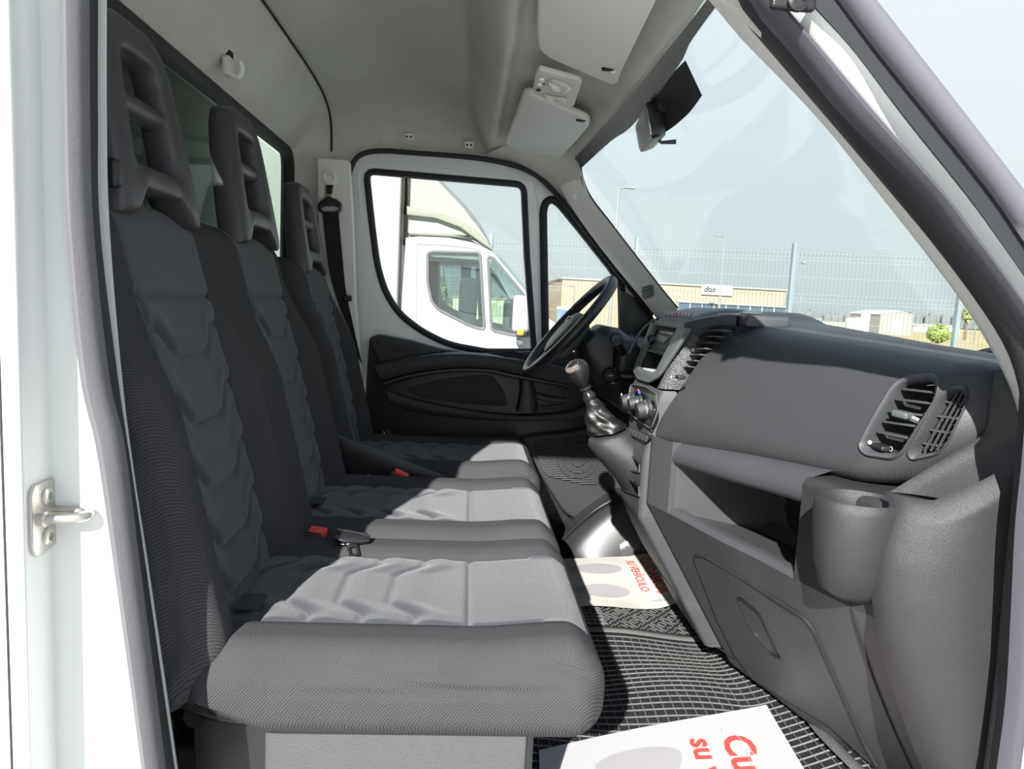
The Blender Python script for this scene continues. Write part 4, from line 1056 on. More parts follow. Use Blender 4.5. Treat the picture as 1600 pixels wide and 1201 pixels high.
# slight skew so that the wheel faces the driver
R_ = .192
rim = [WC+R_*(math.cos(t)*wu+math.sin(t)*wv) for t in np.linspace(0, 2*PI, 96, endpoint=False)]
obj('rim', tube(rim, .0165, 14, closed=True, up=wn), blk, sw_)
wp = lambda a, b, d: WC+wu*a+wv*b+wn*d
obj('hub', loft([[wp(r*.070*math.cos(t)*(1.35 if math.cos(t) < 0 else 1.0)-.015, r*.082*math.sin(t), d) for t in np.linspace(0, 2*PI, 40, endpoint=False)] for r, d in ((.75, -.055), (1.0, -.03), (1.05, -.008), (.98, .006), (.8, .013), (.4, .017), (.02, .018))]), pod, sw_, 'grey hub cover', smooth=60)
for sgn in (-1, 1):
    obj('spoke', tube(smoothpath([wp(.0, sgn*.06, -.012), wp(.015, sgn*.12, -.012), wp(.03, sgn*R_*.97, -.004)], 16), [.024, .020, .018], 10, flat=.5, up=wn), blk, sw_)
    obj('spoke', tube(smoothpath([wp(-.06, sgn*.035, -.012), wp(-.13, sgn*.05, -.012), wp(-R_*.95, sgn*.055, -.004)], 16), [.022, .016, .014], 10, flat=.5, up=wn), blk, sw_)
bd = [(.014, -.030), (.014, .030), (-.006, .030), (-.006, -.030)]
obj('badge', tube([wp(a+.012, b, .017) for a, b in resample(fillet(bd, .006), 40, True)], .0022, 6, closed=True), chrome, sw_)
obj('badge', join(*[tube([wp(.008, y, .0185), wp(.022, y, .0185)], .0016, 5) for y in (-.016, -.002, .014)]), chrome, sw_)
sc = thing('steering_column', 'black steering column shroud with ignition lock under the wheel', 'steering column', (.5, 2.1, 1.45))
ca = np.array([.77, 0, -.64]); cu_ = wu
def ring_(c, ry_, rz_, n=28, p=.6):
    sg = lambda x: math.copysign(abs(x)**p, x)
    return [c+wv*ry_*sg(math.cos(t))+cu_*rz_*sg(math.sin(t)) for t in np.linspace(0, 2*PI, n, endpoint=False)]
c0 = np.array([.405, 2.17, 1.495])
obj('shroud', loft([ring_(c0+ca*-.055, .05, .04), ring_(c0+ca*-.05, .085, .055), ring_(c0, .10, .085), ring_(c0+ca*.10+[0, 0, -.01], .105, .10), ring_(c0+ca*.19+[0, 0, .0], .10, .095), ring_(c0+ca*.25, .08, .07)]), blk, sc, smooth=60)
obj('cluster_back', rbox((.50, 2.2, 1.475), (.14, .34, .12), .03), blk, sc)
ig = onf(957, 585, lambda y, z: 10., .5, 1); ig = at(955, 586, Y=2.055)
obj('ignition_lock', lathe([(.026, .004), (.026, -.004), (.021, -.008), (.019, -.006), (.0165, -.006), (.015, -.012), (0, -.012)], ig, (.35, .9, .1), 28, False), gloss, sc)
obj('key_slot', rbox(ig+[-.002, -.013, 0], (.014, .003, .004), .001), chrome, sc)
obj('lock_rib', tube(smoothpath([at(u, v, Y=2.05) for u, v in [(962, 560), (972, 572), (975, 590), (968, 606)]], 20), .003, 6), blk, sc)
stk = thing('indicator_stalk', 'black control stalk with round knob beside the steering column', 'stalk', at(962, 540, Y=2.0))
e0 = at(963, 530, Y=1.96)
obj('arm', tube(smoothpath([at(975, 556, Y=2.06), at(970, 545, Y=2.02), e0+[0, .012, -.004]], 14), [.014, .012, .013], 12), blk, stk)
obj('knob', lathe([(.014, .018), (.0185, .010), (.0195, -.004), (.0185, -.010), (.013, -.012), (.012, -.009), (.004, -.008), (.003, -.010), (0, -.010)], e0, (.25, .95, -.15), 26, False), blk, stk)

gl_ = thing('gear_lever', 'gear lever with worn round knob and creased black leather boot', 'gear lever', at(950, 700, Y=1.74))
ky = 1.74; kt = at(894, 558, Y=ky); kb0 = at(913, 602, Y=ky); kd = (kt-kb0)/np.linalg.norm(kt-kb0)
obj('knob', lathe([(.012, -.004), (.0145, .0), (.0195, .008), (.0255, .020), (.0290, .034), (.0285, .046), (.0235, .057), (.0125, .064), (0, .066)], kb0+kd*.004, kd, 32, False), gknob, gl_, 'worn dark knob')
obj('knob_cap', lathe([(.020, .0), (.0195, .004), (.012, .0075), (0, .009)], kb0+kd*.036+np.array([-.0175, -.010, .0135]), (-.66, -.38, .55), 24, False), mat('worn_cap', (.14, .125, .11), .35, var=.3, vscale=40), gl_, 'pale worn cap')
sb0 = at(928, 628, Y=ky)
obj('collar', lathe([(.014, -.006), (.018, 0), (.018, .008), (.013, .014), (.012, .022), (.016, .026), (.015, .032)], kb0+kd*-.036, kd, 24), gloss, gl_)
def boot():
    T = at(925, 622, Y=ky); B = at(951, 672, Y=1.735); L = []; n = 56
    for t in np.linspace(0, 1, 40):
        c = T*(1-t)+B*t+np.array([.0, 0, -.02*math.sin(PI*t)*.3]); r = .015+.031*t**.75+.0018*math.sin(t*17)*(t > .1)*(t < .95)
        row = []
        for k in range(n):
            a = 2*PI*k/n; w = .0036*math.sin(3*a+7*t+1.2*math.sin(5*t))*sstep(t, .12, .35)+.0018*math.sin(7*a-13*t)*sstep(t, .2, .5)
            rr = r+w; tl = np.array([.10, 0, .0]); row.append(c+np.array([rr*math.cos(a)*1.02, rr*math.sin(a)*.95, rr*.32*math.cos(a)*sstep(t, .1, .8)]))
        L.append(row)
    return loft(L)
obj('boot', boot(), leather, gl_, smooth=70)
gp = thing('gear_console', 'grey plastic gear console bulging from the dashboard below the leather boot', 'console', at(955, 740, Y=1.74))
B0 = at(953, 678, Y=1.735); L = []
for t, rx_, ry_, dx, dz in ((0, .046, .050, 0, .004), (.02, .054, .058, .002, .0), (.06, .060, .064, .006, -.012), (.3, .070, .076, .048, -.05), (.6, .07, .076, .092, -.10), (.85, .07, .076, .125, -.15), (1, .065, .07, .16, -.20)):
    L.append([B0+np.array([rx_*math.cos(a)+dx, ry_*math.sin(a), +.32*rx_*math.cos(a)*(1-t*.6)+dz]) for a in np.linspace(0, 2*PI, 40, endpoint=False)])
obj('console_shell', loft(L), plast2, gp, smooth=60)

# ================================================================== ROOF FITTINGS
def flatpoly(px, Z): return [tuple(at(u, v, Z=Z)[[0, 1]]) for u, v in px]
def visor(name, px, zf, label, clip):
    t = thing(name, label, 'sun visor', (*np.mean(flatpoly(px, 2.13), 0), 2.13), group='sun visors')
    o = fillet(flatpoly(px, 2.13), .025, 6)
    obj('panel', prism(o, lambda a, b, d: (a, b, zf(a)+d), -.010, .010, (), .006), visor_m, t, smooth=60)
    for (u, v), rz_ in clip:
        p = at(u, v, Z=2.12); obj('pivot_notch', rbox((p[0], p[1], zf(p[0])-.008), (.026, .014, .010), .003), blkm, t)
        obj('clip', rbox((p[0]+.012, p[1]+.010, zf(p[0])-.010), (.012, .020, .014), .004), visor_m, t)
    return t
zv = lambda x: 2.146-.12*(x-.10)
visor('sun_visor', [(842, -60), (838, 60), (842, 82), (856, 92), (955, 121), (966, 118), (972, 100), (1030, -20), (1050, -60)], zv, 'pale grey sun visor at the top edge of the view, nearer of two', [((950, 105), 0)])
visor('sun_visor', [(818, 152), (830, 150), (900, 172), (922, 178), (922, 186), (905, 207), (868, 249), (848, 250), (843, 246), (835, 249), (800, 236), (789, 228)], zv, 'smaller looking pale grey sun visor below the reading lamp, farther of two', [((908, 185), 0)])
dl_ = thing('dome_lamp', 'pale plastic reading lamp with two oval lenses between the sun visors', 'lamp', at(872, 138, Z=2.13))
lo = flatpoly([(838, 116), (843, 111), (905, 121), (910, 124), (897, 160), (892, 163), (836, 148), (832, 144)], 2.125)
lz = lambda a: 2.131-.10*(a-.15)
obj('housing', prism(fillet(lo, .006), lambda a, b, d: (a, b, lz(a)-d), -.006, .006, (), .003), visor_m, dl_)
lens = mat('lamp_lens', (.62, .62, .57), .25)
for px in ([(858, 127), (872, 126), (890, 132), (892, 138), (880, 143), (866, 141), (857, 134)], [(851, 149), (862, 151), (884, 151), (884, 156), (868, 158), (853, 153)]):
    P = resample(smoothpath(flatpoly(px, 2.12), 40, True), 40, True); c = P.mean(0)
    ln_ = obj('lens', loft([[(c[0]+(a-c[0])*k, c[1]+(b-c[1])*k, lz(a)-.0085-d) for a, b in P] for k, d in ((1.0, 0), (.9, .004), (.6, .007), (.1, .008))]), lens, dl_, smooth=60)
    obj('lens_rim', tube([(a, b, lz(a)-.0085) for a, b in P], .0016, 6, closed=True), hlin, ln_)
for (u, v) in ((846, 126), (843, 134)):
    p = at(u, v, Z=2.12); obj('switch', rbox((p[0], p[1], lz(p[0])-.010), (.012, .014, .006), .002), trimm, dl_)
p = at(839, 134, Z=2.12); obj('switch_gap', rbox((p[0]+.01, p[1], lz(p[0])-.0085), (.018, .004, .002), .0008), blkm, dl_)
p = at(841, 143, Z=2.12); obj('button', lathe([(.006, 0), (.006, -.003), (0, -.0035)], (p[0], p[1], lz(p[0])-.008), (0, 0, 1), 16, False), blk, dl_)
# mirror
mr = thing('rear_view_mirror', 'black rear view mirror hanging at the top of the windscreen', 'mirror', at(1015, 200, Y=1.72))
Am, Bm, Cm, Dm = at(1012, 161, Y=1.60), at(1021, 214, Y=1.60), at(1003, 236, Y=1.79), at(995, 196, Y=1.79)
xa = (Am+Bm)/2-(Cm+Dm)/2; ml = np.linalg.norm(xa); xa /= ml; za = (Am-Bm)/np.linalg.norm(Am-Bm); za -= xa*(za@xa); za /= np.linalg.norm(za); na = np.cross(za, xa); na = na if na[0] < 0 else -na
mo = fillet([(-.105, -.034), (.105, -.040), (.105, .040), (-.105, .034)], .016, 6)
def mpl(a, b, d): return mcen+xa*a+za*b+na*d
mcen = (Am+Bm+Cm+Dm)/4
M0 = resample(mo, 80, True)
obj('housing', loft([[mpl(a*k, b*k, d) for a, b in M0] for k, d in ((.96, .003), (1.0, .001), (1.0, -.012), (.93, -.028), (.6, -.034), (.05, -.036))]), blk, mr, smooth=60)
obj('mirror_glass', prism(fillet([(p[0]*.93, p[1]*.90) for p in [(-.105, -.034), (.105, -.040), (.105, .040), (-.105, .034)]], .012), mpl, .0025, .005), chrome, mr)
obj('dip_lever', tube([mpl(.02, -.030, -.020), mpl(.02, -.040, -.030), mpl(.025, -.046, -.062)], [.004, .004, .0055], 8), blk, mr)
obj('stem', tube(smoothpath([mpl(0, .0, -.03), mpl(-.0, .03, -.05), onf(1035, 165, lambda y, z: f_ws(y, z, -.01), 1.2, 2.3)], 12), .012, 10), blkm, mr)
# coat hook and fixing clips
ch = thing('coat_hook', 'small pale coat hook on the grey headliner above the rear window', 'hook', at(364, 108, X=-.585))
hb = at(364, 108, X=-.565)
obj('hook_base', rbox(hb+[-.012, .0, .005], (.02, .03, .045), .008), visor_m, ch)
obj('hook_arm', tube(smoothpath([hb+[-.006, 0, -.012], hb+[.012, 0, -.016], hb+[.022, -.006, .0], hb+[.020, -.014, .016]], 20), [.006, .007, .006, .004], 10), trimm, ch)
obj('hook_recess', rbox(hb+[-.016, .02, .045], (.012, .035, .05), .01), blkm, ch)
for i, (u, v, w) in enumerate(((639, 213, 'left'), (733, 226, 'right'))):
    t = thing('handle_clip', 'small cream fixing clip with two holes above the far door, %s of the pair' % w, 'clip', at(u, v, Y=2.58), group='handle fixings')
    p = at(u, v, Y=2.565)
    obj('plate', orient(rbox((0, 0, 0), (.032, .022, .006), .004), (1, 0, 0), (0, -.45, 1), (0, 1, .45), p+[0, -.0, 0]), trimm, t)
    for dx in (-.007, .007): obj('hole', orient(rbox((dx, 0, -.004), (.006, .007, .003), .001), (1, 0, 0), (0, -.45, 1), (0, 1, .45), p), blkm, t)

# ================================================================== FLOOR: mats, papers, arch
arch = thing('wheel_arch', 'shiny black curved footwell moulding below the speaker panel', 'moulding', (.5, 2.3, .75))
ar = []
for t in np.linspace(0, 1, 30):
    x = .34+.36*t; zt = .76+.235*math.sin(t*PI*.5)**.9
    ar.append([(x, 2.56, zt+.02), (x, 2.46, zt+.012), (x, 2.40, zt), (x+.02, 2.36, zt-.05), (x+.05, 2.33, .75)])
obj('arch_shell', grid(ar), blk, arch, smooth=60)
obj('arch_edge', tube(smoothpath([(.34, 2.40, .765), (.42, 2.40, .86), (.52, 2.40, .94), (.68, 2.40, .997)], 30), .007, 8), gloss, arch)
sp2 = []
for t in np.linspace(0, 1, 20):
    x = .42+.30*t; zt = .755+.15*t; sp2.append([(x, 2.36, zt), (x+.01, 2.345, zt-.004), (x+.03, 2.335, zt-.04), (x+.05, 2.33, .75)])
obj('arch_step', grid(sp2), mat('polished_plastic', (.06, .06, .06), .22, bump=.5, bscale=60), arch, smooth=60)

fm = thing('floor_mat', 'black rubber floor mat with raised square grid in the passenger footwell', 'floor mat', (.42, 1.4, .75))
mz = .7555
def wav(x, y): return .007*math.sin(x*13+y*5)+.006*math.sin(y*16-x*6)+.05*sstep(x, .63, .80)
def rough_sheet(x0, x1, y0, y1, n=50):
    xs = np.linspace(x0, x1, n); ys = np.linspace(y0, y1, n)
    return grid([[(x, y, mz+wav(x, y)) for y in ys] for x in xs])
obj('sheet', rough_sheet(.05, .80, .93, 1.80), matr, fm, smooth=60)
rid = Geo()
for i in range(34):
    x = .06+i*.0221
    rid.add(tube([(x, y, mz+.004+wav(x, y)) for y in np.linspace(.94, 1.74, 44)], .0016, 4))
for j in range(37):
    y = .945+j*.0220
    rid.add(tube([(x, y, mz+.004+wav(x, y)) for x in np.linspace(.06, .79, 40)], .0021, 4))
rr_ = obj('raised_grid', rid, matd, fm, smooth=0); rr_['kind'] = 'stuff'
for y in (1.762,):
    obj('border_strip', tube([(x, y, mz+.006+wav(x, y)) for x in np.linspace(.06, .80, 40)], .011, 8, flat=.5), matd, fm)
obj('border_strip', tube([(.755+.02*math.sin(y*9), y, mz+.010+wav(.755, y)) for y in np.linspace(.95, 1.74, 40)], .013, 8, flat=.5), matd, fm)
# centre mat with chevron tread
cm = thing('tread_mat', 'black rubber centre mat with zigzag tread between the two paper sheets', 'floor mat', (.45, 1.95, .75))
obj('sheet', rough_sheet(.30, .72, 1.785, 2.25, 40), matr, cm, smooth=60)
td = Geo()
for i in range(22):
    for j in range(13):
        bx0 = .34+i*.020; by0 = 1.80+j*.022; s = 1 if (i//2+j//2) % 2 else -1
        for k in (-1, 1):
            a = np.array([bx0+k*.004*s, by0+k*.004, mz+.003+wav(bx0, by0)]); d_ = np.array([.006, -s*.006, 0]); td.add(tube([a-d_, a+d_], .0019, 4))
tt = obj('tread', td, matd, cm, smooth=0); tt['kind'] = 'stuff'
gr2 = Geo()
for i in range(7): gr2.add(tube([(.31+i*.016, y, mz+.004+wav(.31+i*.016, y)) for y in np.linspace(1.80, 2.05, 14)], .0022, 4))
for j in range(12): gr2.add(tube([(x, 1.80+j*.022, mz+.004+wav(x, 1.80+j*.022)) for x in np.linspace(.31, .41, 6)], .0022, 4))
g3 = obj('raised_grid', gr2, matd, cm, smooth=0); g3['kind'] = 'stuff'

def sheet_place(O, U, V, lift, wob):
    O, U, V = map(np.array, (O, U, V))
    def f(a, b, d=0.):
        p = O+U*a+V*b; return np.array([p[0], p[1], lift+d+wob(a, b)])
    return f
def paper_thing(name, label, O, U, V, lift, wob, m, n=40):
    t = thing(name, label, 'paper', (*(np.array(O)[:2]+np.array(U)[:2]*.5+np.array(V)[:2]*.5), lift), group='printed paper floor sheets')
    f = sheet_place(O, U, V, lift, wob)
    A = [[f(a, b, .0006) for b in np.linspace(0, 1, n)] for a in np.linspace(0, 1, n)]; B = [[f(a, b, -.0004) for b in np.linspace(0, 1, n)] for a in np.linspace(0, 1, n)]
    v1_, f1_ = grid(A); v2_, f2_ = grid(B); k = len(v1_)
    obj('sheet', (list(v1_)+list(v2_), list(f1_)+[tuple(i+k for i in q)[::-1] for q in f2_]), m, t, smooth=60)
    return t, f
def print_poly(px, f, parent, name, m, d=.0012, n=None):
    P = np.array(px); c = P.mean(0); rows = [[f(*(c+(p-c)*k), d) for p in P] for k in np.linspace(.02, 1, 10)]
    o = obj(name, grid(np.array(rows), cv=True), m, parent, smooth=0, recalc=False); return o
def sole(cx, cy, ln, wd, n=40):
    out = []
    for t in np.linspace(0, 2*PI, n, endpoint=False):
        a = math.cos(t); w = wd*(1.0+.18*a-.12*math.cos(2*t)); out.append((cx+ln*a, cy+w*math.sin(t)))
    return out
# near sheet (bottom edge of the picture)
c_ul = at(842, 1172, Z=.772); c_ur = at(1197, 1106, Z=.772); c_rr = at(1253, 1201, Z=.772)
Un = (c_ur-c_ul); wl_ = np.linalg.norm(Un); Vn = (c_rr-c_ur); Vn = Vn/np.linalg.norm(Vn)*.42
t1, f1 = paper_thing('paper_sheet', 'white paper floor sheet with red lettering at the bottom edge of the view', c_ul, Un, Vn, .772, lambda a, b: .006*math.sin(a*4+b*2)+.012*a*a, paper)
def duo(px, O, U, V):
    out = []
    A = np.array([[U[0], V[0]], [U[1], V[1]]])
    for u, v in px:
        p = at(u, v, Z=.775); out.append(tuple(np.linalg.solve(A, (p-O)[:2])))
    return out
so_ = duo([(930, 1201), (932, 1196), (955, 1183), (990, 1174), (1030, 1170), (1058, 1174), (1065, 1184), (1062, 1201), (1050, 1225), (1000, 1240), (940, 1225)], c_ul, Un, Vn)
print_poly(resample(smoothpath(so_, 60, True), 60, True), f1, t1, 'shoe_print', printg)
print_poly([(a, b+.62) for a, b in resample(smoothpath(so_, 60, True), 60, True)], f1, t1, 'shoe_print', printg)
# lettering: reads away from the far edge, letter tops toward the dashboard
def letter(f, parent, s, a0, b0, size, m, Ul, Vl, name='lettering', shear=.2, sx=1., bold=0.):
    return obj(name, text(s, size, lambda x, y, z: f(a0+y/Ul, b0+x/Vl, .0013+z), shear, .0004, sx, bold), m, parent, smooth=0, recalc=False)
Ul = wl_; Vl = .42
letter(f1, t1, 'Cuidamos', .735, .165, .092, printr, Ul, Vl, bold=.0022)
letter(f1, t1, 'su vehículo', .600, .150, .072, printr, Ul, Vl, bold=.0018)
ln1 = duo([(1128, 1140), (1127, 1146), (1132, 1151), (1143, 1150), (1140, 1143), (1128, 1140)], c_ul, Un, Vn)
ln2 = duo([(1140, 1145), (1155, 1155), (1176, 1176), (1204, 1201)], c_ul, Un, Vn); ln3 = duo([(1200, 1199), (1172, 1175), (1165, 1175), (1178, 1201)], c_ul, Un, Vn)
obj('line_drawing', join(*[tube([f1(a, b, .0014) for a, b in resample(smoothpath(l_, 40), 30)], .0008, 4) for l_ in (ln1, ln2, ln3)]), printg, t1, smooth=0)
# far sheet under the driver's feet
d_ul = at(868, 878, Z=.765); d_ur = at(1012, 872, Z=.765); d_ll = at(905, 963, Z=.765); d_lr = at(1052, 938, Z=.765)
O2 = d_ul; U2 = d_ur-d_ul; V2 = ((d_ll-d_ul)+(d_lr-d_ur))/2
t2, f2 = paper_thing('paper_sheet', 'soiled white paper floor sheet with grey shoe prints below the steering wheel', O2, U2, V2, .775, lambda a, b: .010*math.sin(a*5+1)*b+.006*math.sin(b*5)+.05*max(0, a-.8), paperd)
print_poly(sole(.36, .30, .27, .105), f2, t2, 'shoe_print', printg); print_poly(sole(.33, .72, .27, .105), f2, t2, 'shoe_print', printg)
U2l = np.linalg.norm(U2); V2l = np.linalg.norm(V2)
letter(f2, t2, 'CUIDAMOS', .86, .12, .046, printr, U2l, V2l, shear=.0, sx=V2l*.76/.29/ .92, bold=.0006)
letter(f2, t2, 'SU VEHÍCULO', .715, .13, .040, printr, U2l, V2l, shear=.0, sx=V2l*.72/.33/ .92, bold=.0006)
print_poly([(.76, .87), (.80, .90), (.86, .91), (.92, .93), (.95, .90), (.88, .885), (.84, .855), (.78, .86)], f2, t2, 'stain', printg)
# ================================================================== OUTSIDE
# ---- own cargo body behind the cab
cg = thing('cargo_body', 'white cargo box wall of this truck seen through its rear window', 'cargo box', (-1.5, 1.72, .9))
obj('front_wall', rbox((-1.02, 1.75, 1.95), (.04, 2.3, 2.5), .01), white, cg)
obj('wall_shade_panel', rbox((-.93, 1.72, 2.12), (.14, 1.7, .62), .03), mat('shadow_grey', (.30, .33, .30), .7), cg)  # added panel; its grey paints the shade on the upper wall
for y in (1.05, 1.55, 2.05, 2.55): obj('wall_rib', rbox((-.997, y, 1.6), (.008, .03, 1.6), .003), white, cg)

# ---- neighbouring truck, parallel, about six metres off
TY = 6.0; TW = 2.0
tk = thing('truck', 'white box truck parked alongside, seen through the far door window', 'truck', (-.2, 7, 0))
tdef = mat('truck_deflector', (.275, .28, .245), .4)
tw_ = mat('truck_white', (.40, .41, .395), .3, coat=.3)
seal_m = mat('truck_seal', (.10, .10, .10), .5); tgrey = mat('truck_grey', (.30, .31, .31), .5)
def tp(px): return [tuple(at(u, v, Y=TY)[[0, 2]]) for u, v in px]
side = tp([(634, 371), (654, 369), (700, 371), (740, 379), (768, 391), (792, 419), (820, 453), (850, 493)])+[(1.05, 1.30), (1.35, 1.18), (1.45, .95), (1.45, .45), (-.62, .45)]
wA = tp([(668, 395), (674, 392.5), (750, 394.5), (757, 515), (735, 509), (705, 494), (684, 483), (674, 470), (668, 440)])
wB = tp([(762, 398), (772, 404), (800, 438), (820, 462), (826, 475), (828, 525), (800, 523), (768, 516)])
hA_ = fillet(wA, .03, 4); hB_ = fillet(wB, .03, 4)
cabin = obj('cab_side', prism(side, lambda a, b, d: (a, TY+d, b), 0, .05, [hA_, hB_], .01), tw_, tk)
obj('cab_side', prism(side, lambda a, b, d: (a, TY+TW+d, b), -.05, 0, [hA_, hB_], .01), tw_, tk)
for nm, hh in (('side_window', hA_), ('quarter_window', hB_)):
    w_ = obj(nm, prism(hh, lambda a, b, d: (a, TY+d, b), .015, .022), g_truck, tk)
    obj('window_seal', tube(resample([(a, TY-.004, b) for a, b in hh], 100, True), .013, 6, closed=True, flat=.6, up=(0, 1, 0)), seal_m, w_)
    w_ = obj(nm, prism(hh, lambda a, b, d: (a, TY+TW+d, b), -.022, -.015), g_truck, tk)
    obj('window_seal', tube(resample([(a, TY+TW-.06, b) for a, b in hh], 100, True), .03, 6, closed=True, flat=.6, up=(0, 1, 0)), tgrey, w_)
tt_ = tp([(673, 400), (752, 402)]); obj('window_tint', prism(tp([(671, 394), (751, 396), (751, 406), (671, 400)]), lambda a, b, d: (a, TY+d, b), .024, .03), tgrey, tk)
rf = side[:5]; obj('cab_roof', loft([[(x, TY+.02, z), (x, TY+.3, z+.04), (x, TY+1.0, z+.06), (x, TY+1.7, z+.04), (x, TY+TW-.02, z), (x, TY+TW-.02, z-.04), (x, TY+.02, z-.04)] for x, z in rf]), tw_, tk)
ws = side[4:8]; obj('windscreen', grid([[(x+.0+.12*math.sin(PI*t), TY+.06+(TW-.12)*t, z) for t in np.linspace(0, 1, 9)] for x, z in ws]), g_truck, tk)
obj('bonnet', loft([[(x, TY+.03, z), (x+.1, TY+1., z+.03), (x, TY+TW-.03, z), (x-.2, TY+TW-.03, .5), (x-.2, TY+.03, .5)] for x, z in side[8:11]]), tw_, tk)
obj('cab_floor', rbox((.2, 7, .9), (1.5, 1.9, .06), .02), tgrey, tk)
for y in (6.45, 7.5):
    s_ = obj('seat', rbox((-.02, y, 1.45), (.16, .5, .75), .06), mat('dark_seat', (.06, .065, .07), .9), tk)
    obj('headrest', rbox((-.05, y, 1.9), (.09, .26, .2), .04), mat('dark_seat', (.06, .065, .07), .9), s_)
obj('cab_dash', rbox((.60, 7, 1.32), (.35, 1.8, .28), .08), tgrey, tk)
obj('door_seam', tube([(x, TY-.002, z) for x, z in tp([(649, 600), (652, 381), (690, 383), (735, 387), (760, 396)])], .004, 4), tgrey, tk)
obj('cab_rear', rbox((-.60, 7, 1.25), (.06, 1.98, 1.62), .02), tw_, tk)
ro = side[0][0]
# wind deflector
df = tp([(636, 371), (634, 225), (655, 250), (690, 287), (720, 318), (745, 350), (762, 374), (769, 389), (740, 378), (700, 371)])
L = []
for y, k in ((TY+.10, 0.), (TY+.16, .03), (TY+.5, .10), (TY+1., .14), (TY+1.5, .10), (TY+TW-.16, .03), (TY+TW-.10, 0.)): L.append([(x+k*.4*(i in (2, 3, 4, 5, 6)), y, z+k*.5*(i in (1, 2, 3, 4, 5))) for i, (x, z) in enumerate(df)])
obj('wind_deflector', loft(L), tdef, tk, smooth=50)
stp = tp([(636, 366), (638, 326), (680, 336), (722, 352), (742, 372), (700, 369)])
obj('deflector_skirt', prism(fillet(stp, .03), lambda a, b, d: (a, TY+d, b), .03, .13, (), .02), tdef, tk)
obj('deflector_lip', prism(tp([(636, 322), (680, 331), (722, 346), (748, 364), (769, 386), (768, 391), (740, 371), (718, 355), (680, 341), (636, 336)]), lambda a, b, d: (a, TY+d, b), -.03, .10, (), .008), mat('deflector_shade', (.21, .215, .165), .6), tk)  # darker tint stands in for shade on the step under the deflector
obj('roof_lamp', prism(tp([(736, 374), (752, 378), (768, 389), (752, 384)]), lambda a, b, d: (a, TY+d, b), .02, .10), tgrey, tk)
# cargo box and the gap before it
bxR = at(628, 300, Y=TY)[0]
obj('cargo_box', rbox((bxR-2.3, 7.05, 2.0), (4.6, 2.3, 2.7), .02), tw_, tk)
obj('box_edge', rbox((bxR+.012, TY+.02, 2.0), (.012, .03, 2.6), .004), mat('rusty_edge', (.35, .20, .14), .7), tk)
obj('gap_panel', rbox((bxR+.04, 7.05, 1.6), (.03, 1.7, 1.7), .01), tgrey, tk)
# mirror with indicator
mb = rbox(at(814, 490, Y=TY-.18), (.14, .10, .30), .03); mi = obj('wing_mirror', mb, tgrey, tk)
obj('mirror_edge', rbox(at(808, 497, Y=TY-.22), (.018, .05, .19), .008), white, mi)
obj('indicator', rbox(at(813, 519, Y=TY-.24), (.055, .04, .05), .015), mat('amber', (.95, .42, .03), .3), mi, 'amber indicator lens')
obj('mirror_arm', rbox(at(812, 535, Y=TY-.1), (.05, .3, .05), .02), seal_m, mi)
obj('mirror_back', rbox(at(797, 492, Y=TY+.25), (.12, .10, .28), .04), seal_m, tk)
for x in (-3.0, .75):
    for y in (6.12, 7.9): obj('wheel', lathe([(.10, -.11), (.30, -.11), (.36, -.07), (.36, .07), (.30, .11), (.10, .11)], (x, y, .36), (0, 1, 0), 24), seal_m, tk)
obj('chassis', rbox((-2.0, 7.05, .62), (6.0, .9, .16), .02), tgrey, tk)

# ---- welded mesh fence
fw = mat('galvanised', (.21, .23, .24), .6); fpost = mat('fence_post', (.20, .23, .24), .5)
fA = np.array([-3.2, 10.85]); fd = np.array([5.9, -1.45]); fd = fd/np.linalg.norm(fd)
fe = thing('mesh_fence', 'grey welded wire mesh fence with steel posts across the lot', 'fence', (fA[0], fA[1], 0))
px_post = at(1239, 430, Y=9.0)
# distance along the line where the measured post stands
def line_at(u, v):
    d = ray(u, v); k = (fA[0]*fd[1]-fA[1]*fd[0])/(d[0]*fd[1]-d[1]*fd[0]); p = d[:2]*k; return (p-fA)@fd
s0_ = line_at(1237, 440); s1_ = line_at(1499, 470); PW = s1_-s0_
def panel_mesh():
    g = Geo(); n = int(PW/.05)
    prof = [(0, .1), (0, .55), (.045, .60), (0, .65), (0, 1.20), (.045, 1.25), (0, 1.30), (0, 1.83), (.045, 1.88), (0, 1.93), (0, 2.36), (.045, 2.41), (0, 2.46), (.0, 2.49)]
    for i in range(n+1):
        a = .03+i*(PW-.06)/n
        P = [fd*a+np.array([-fd[1], fd[0]])*o for o, z in prof]
        g.add(tube([(p[0], p[1], z) for p, (o, z) in zip(P, prof)], .0026, 3, caps=False))
    for z, o in ((.1, 0), (.55, 0), (.65, 0), (.9, 0), (1.2, 0), (1.3, 0), (1.57, 0), (1.83, 0), (1.93, 0), (2.15, 0), (2.36, 0), (2.46, 0), (2.41, .045), (1.88, .045)):
        q = np.array([-fd[1], fd[0]])*o; g.add(tube([(q[0], q[1], z), (fd[0]*PW+q[0], fd[1]*PW+q[1], z)], .003, 3, caps=False))
    return g
k0 = int(math.floor(s0_/PW)); off = s0_-k0*PW
first = None; fpst = None
for i in range(-1, 8):
    b = fA+fd*(off+i*PW)
    if first is None:
        first = obj('wire_panel', panel_mesh(), fw, None, smooth=0, recalc=False); o = first; o.parent = fe; o['kind'] = 'stuff'
        fpst = obj('post', rbox((0, 0, 1.29), (.055, .07, 2.58), .006), fpost, None); p = fpst; p.parent = fe
    else:
        o = first.copy(); COL.objects.link(o); p = fpst.copy(); COL.objects.link(p)
    o.location = (b[0]-fA[0], b[1]-fA[1], 0); p.location = (b[0]-fA[0], b[1]-fA[1], 0)

